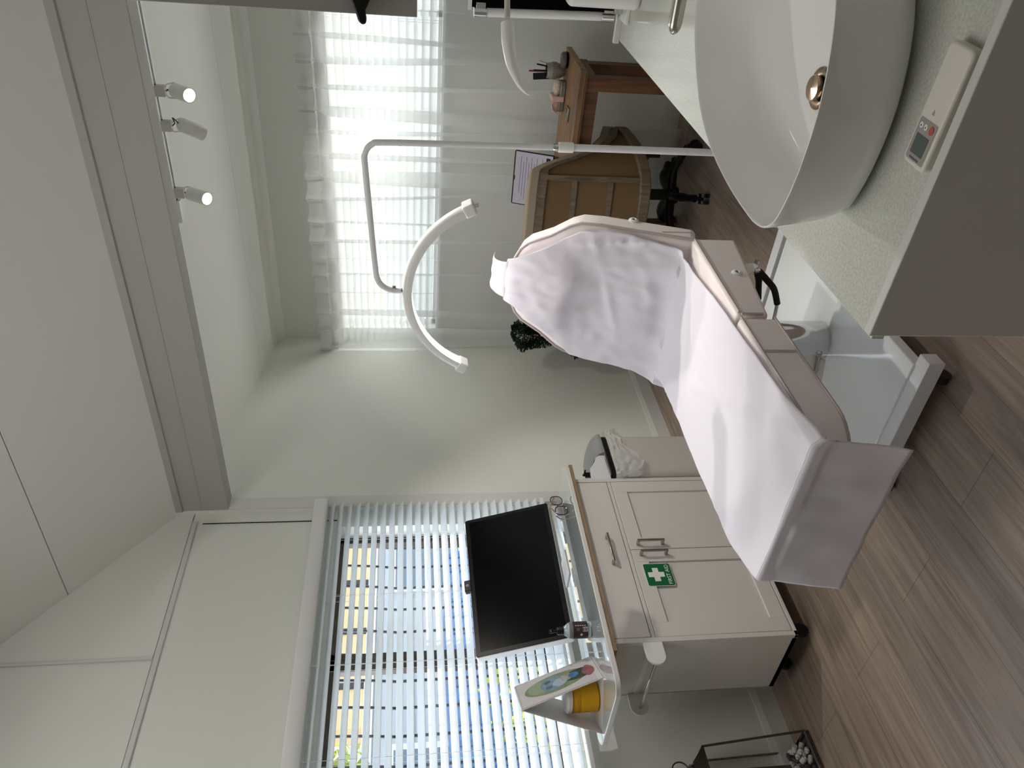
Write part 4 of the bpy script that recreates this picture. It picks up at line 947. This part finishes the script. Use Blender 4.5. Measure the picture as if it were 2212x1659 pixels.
rings = [ring(.80, CZ+.001), ring(.86, CZ+.003), ring(.905, CZ+.014), ring(.945, CZ+.045), ring(.975, CZ+.09), ring(.995, CZ+.128), ring(1.0, CZ+.1375), ring(.998, CZ+.1415), ring(.989, CZ+.1415), ring(.984, CZ+.137), ring(.965, CZ+.115), ring(.93, CZ+.075), ring(.87, CZ+.045, to=ctr.lerp(dct, .15)), ring(.74, CZ+.028, to=ctr.lerp(dct, .35)), ring(.5, CZ+.020, to=ctr.lerp(dct, .7)), ring(.25, CZ+.0165, to=dct), ring(.10, CZ+.0155, to=dct)]
vs = [v for r in rings for v in r]; fs = []
for i in range(len(rings)-1):
    for k in range(NR): fs.append((i*NR+k, i*NR+(k+1) % NR, (i+1)*NR+(k+1) % NR, (i+1)*NR+k))
fs += [list(range(NR))[::-1], [(len(rings)-1)*NR+k for k in range(NR)]]
ba = MB().add(vs, fs).build('wash_basin', M['ceramic'], smooth=True, ang=80)
tag(ba, 'white rounded ceramic vessel basin standing on the stone counter', 'basin')
dz_ = CZ+.0165
wr = MB().lathe([(.019, .0005), (.032, .0005), (.034, .002), (.030, .004), (.021, .003)], (dct.x, dct.y, dz_), 32, cap=False).build('drain_ring', M['brass'], ba, smooth=True)
MB().lathe([(.012, .003), (.020, .006), (.0215, .011), (.0195, .0145), (.0, .016)], (dct.x, dct.y, dz_), 32, cap=False).build('drain_plug', M['brass'], ba, smooth=True)
MB().lathe([(0, .0012), (.021, .0012), (.021, .002), (0, .002)], (dct.x, dct.y, dz_), 24, cap=False).build('drain_shadow_gap', M['bezel'], ba)
tp_ = thing('basin_tap', 'brushed steel wall spout reaching over the basin', 'tap', (0, 1.5, 1.06))
MB().prism([(.0135*math.cos(a), .0125*math.sin(a)) for a in [2*PI*k/20 for k in range(20)]], lambda a, b, d: (d, 1.485+a, 1.062+b-.01*(d+.1)*0), -.302, 0).ball((-.302, 1.485, 1.062), (.022, .0135, .0125), 20).build('spout', M['steel'], tp_, smooth=True)
MB().lathe([(.03, 0), (.03, .008), (0, .008)], (0, 1.485, 1.062), 24, (-1, 0, 0), cap=False).build('wall_plate', M['steel'], tp_, smooth=True)

rm = thing('remote_control', 'cream air conditioner remote with grey panel on the counter edge', 'remote', (-.275, .962, CZ))
RA = math.radians(-2); rc_ = Vector((-.276, .9495, CZ+.0005))
def RP(a, b, d): return (rc_.x+a*math.cos(RA)-b*math.sin(RA), rc_.y+a*math.sin(RA)+b*math.cos(RA), rc_.z+d)
MB().prism(rounded(-.080, .078, -.027, .027, .009), RP, 0, .019).build('remote_body', M['rmt'], rm, bevel=.004, seg=3)
MB().prism(rounded(-.073, -.018, -.021, .021, .003), RP, .018, .0196).build('face_panel', M['rmtg'], rm)
MB().prism(rounded(-.064, -.038, -.014, .0150, .001), RP, .019, .0201).build('lcd_screen', M['lcd'], rm)
for b, mt in ((-.0115, M['red']), (.002, M['wht']), (.0125, M['wht'])):
    r = .0062 if mt is M['red'] else .0045
    MB().prism([(-.027+r*.95*math.cos(a), b+r*math.sin(a)*.8) for a in [2*PI*k/16 for k in range(16)]], RP, .019, .0206).build('button', mt, rm, bevel=.0004)
for b in (.002, .0125): MB().prism([(-.0285, b-.0012), (-.0255, b), (-.0285, b+.0012)], RP, .0205, .0209).build('button_mark', M['black'], rm)
MB().prism([(-.071, -.010), (-.0685, -.010), (-.0685, .012), (-.071, .012)], RP, .019, .0199).build('brand_print', M['lcd'], rm)
MB().prism([(-.010, -.003), (-.003, 0), (-.010, .003)], RP, .0188, .0194).build('cover_mark', M['rmtg'], rm)

# overhead cabinet end at the frame edge
oc = thing('wall_cabinet', 'grey white wall cabinet end hanging over the vanity', 'cabinet', (-.1, 1.3, 1.54))
MB().box(-.1945, 0, .9, 2.2, 1.538, 2.9).build('carcass', M['panel'], oc, bevel=.001)
bk = MB().prism([(-.05, 1.64), (-.155, 1.615), (-.182, 1.604), (-.199, 1.5985), (-.2015, 1.594), (-.199, 1.5905), (-.188, 1.592), (-.172, 1.584), (-.15, 1.585), (-.05, 1.56)], XZ, .882, .897).build('black_bag', M['foam'], bevel=.004)
tag(bk, 'black fabric bag corner hanging by the wall cabinet end', 'bag')

# curved lamp above the counter and lit mirror tube
cl = thing('curved_wall_lamp', 'white curved tapering horn on a thin grey rod over the counter', 'lamp', (0, 1.62, 1.34))
def cpos(x, y, d=1.55):
    u = (1659-y-829.5)/1676.7; v = (x-1106)/1676.7; return Vector((0, 0, 1.55))+(rt*u+dn*v+fw)*d
MB().tube([(-.347, 1.650, 1.351), (-.20, 1.76, 1.351), (0, 1.90, 1.351)], .0058, 10).build('rod', M['grey'], cl, smooth=True)
hp = [cpos(1096, 50), cpos(1097, 75), cpos(1099, 100), cpos(1105, 135), cpos(1113, 160), cpos(1125, 185), cpos(1137, 199), cpos(1146, 204)]
MB().tube(catmull(hp, 4), [.0135, .0135, .0135, .0135, .0138, .0138, .0138, .0135, .013, .0128, .0125, .0122, .0118, .0112, .0105, .0098, .009, .0083, .0076, .007, .0063, .0057, .005, .0045, .004, .0036, .0033, .003, .002], 14).build('horn', M['whitep'], cl, smooth=True)
mr = thing('lit_mirror', 'black edged mirror with a vertical white light tube in chrome caps', 'mirror', (-.45, 2.645, .85))
mX, mY = -.545, 2.645
def vbox(x0, x1, y0, y1, z0, z1): return MB().box(x0, x1, y0, y1, z0, z1)
vbox(mX+.014, mX+.50, mY, mY+.006, .885, 1.345).build('mirror_glass', M['screen'], mr)
vbox(mX+.005, mX+.50, mY-.002, mY+.01, 1.345, 1.356).build('top_trim', M['whitep'], mr)
MB().tube([(mX+.01, mY, .92), (mX, mY, 1.315)], .0135, 16).build('light_tube', M['whitep'], mr, smooth=True)
for z in (.893, 1.302): MB().tube([(mX+(1.3-z)*.025, mY, z-.004), (mX+(1.3-z)*.025, mY, z+.036)], .0165, 16).box(mX+.005, mX+.03, mY-.010, mY+.012, z, z+.03).build('tube_cap', M['chrome'], mr, bevel=.001)
vbox(mX+.0, mX+.45, mY-.055, mY+.03, CZ+.0005, CZ+.012).build('foot', M['whitep'], mr, bevel=.002)
vbox(mX+.02, mX+.035, mY-.004, mY+.01, CZ+.01, .89).build('stem', M['chrome'], mr)
tw = thing('towel_dispenser', 'white rounded dispenser beside the mirror at the frame edge', 'dispenser', (-.44, 2.53, CZ))
MB().prism(rounded(-.485, -.37, 2.48, 2.575, .03, 6), XY, CZ+.0005, 1.07).build('body', M['whitep'], tw, bevel=.015, seg=4)
MB().box(-.497, -.36, 2.576, 2.59, CZ+.001, CZ+.10).build('wood_band', P('tan_band', 'c9a586', .5), tw)

# ------------------------------------------------------------------ glass lantern on the floor
ln = thing('glass_lantern', 'chrome framed glass lantern full of small vials by the wall', 'lantern', (-2.88, 1.36, 0))
lx, ly = -2.885, 1.362; b0, t0, zt_ = .080, .058, .435
lant = P('lantern_metal', '6f6a66', .2, metal=1)
fr = MB()
cor = [(-1, -1), (1, -1), (1, 1), (-1, 1)]
for sx_, sy_ in cor: fr.tube([(lx+sx_*b0, ly+sy_*b0, .02), (lx+sx_*t0, ly+sy_*t0, zt_)], .005, 4)
for i in range(4):
    a, b = cor[i], cor[(i+1) % 4]
    fr.tube([(lx+a[0]*b0, ly+a[1]*b0, .018), (lx+b[0]*b0, ly+b[1]*b0, .018)], .006, 4); fr.tube([(lx+a[0]*t0, ly+a[1]*t0, zt_), (lx+b[0]*t0, ly+b[1]*t0, zt_)], .005, 4)
fr.build('frame', lant, ln)
MB().box(lx-b0, lx+b0, ly-b0, ly+b0, .002, .012).build('base_plate', lant, ln)
for i in range(4):
    a, b = cor[i], cor[(i+1) % 4]
    MB().add([(lx+a[0]*b0, ly+a[1]*b0, .02), (lx+b[0]*b0, ly+b[1]*b0, .02), (lx+b[0]*t0, ly+b[1]*t0, zt_), (lx+a[0]*t0, ly+a[1]*t0, zt_)], [(0, 1, 2, 3)]).build('glass_panel', M['glass'], ln)
MB().add([(lx-t0, ly-t0, zt_), (lx+t0, ly-t0, zt_), (lx+t0, ly+t0, zt_), (lx-t0, ly+t0, zt_), (lx-.02, ly-.02, zt_+.04), (lx+.02, ly-.02, zt_+.04), (lx+.02, ly+.02, zt_+.04), (lx-.02, ly+.02, zt_+.04)], [(0, 1, 5, 4), (1, 2, 6, 5), (2, 3, 7, 6), (3, 0, 4, 7), (4, 5, 6, 7)]).lathe([(.016, .04), (.02, .05), (.012, .06)], (lx, ly, zt_), 16).build('roof', lant, ln)
MB().tube([(lx+.0, ly+.032*math.cos(a), zt_+.09+.032*math.sin(a)) for a in [2*PI*k/24 for k in range(24)]], .003, 6, closed=True).build('carry_ring', lant, ln, smooth=True)
MB().box(lx+.02, lx+.03, ly-.035, ly-.022, .10, zt_).build('candle_rod', M['bronze'], ln)
rg = random.Random(5); vw = P('vial_white', 'd6d6d0', .5); vd = P('vial_dark', '2a2826', .3)
va0 = None
for k in range(30):
    layer = k//15; a = rg.uniform(0, 2*PI); rr = rg.uniform(0, .055)
    gx, gy = (k % 15) % 4, (k % 15)//4
    p = Vector((lx-.052+gx*.034+rg.uniform(-.004, .004), ly-.054+gy*.034+rg.uniform(-.004, .004), .026+layer*.026)); d = Vector((rg.uniform(-1, 1), rg.uniform(-1, 1), rg.uniform(-.3, .8))).normalized()
    dark = k % 3 == 0
    o = MB().lathe([(0, -.014), (.0105, -.014), (.0105, .006), (.006, .009), (.006, .014), (0, .014)], p, 10, tuple(d), cap=False).build('vial', vd if dark else vw, smooth=True, ang=40)
    tag(o, 'small dark vial heaped in the glass lantern' if dark else 'small white capped vial heaped in the glass lantern', 'vial', 'dark vials in the lantern' if dark else 'white vials in the lantern')
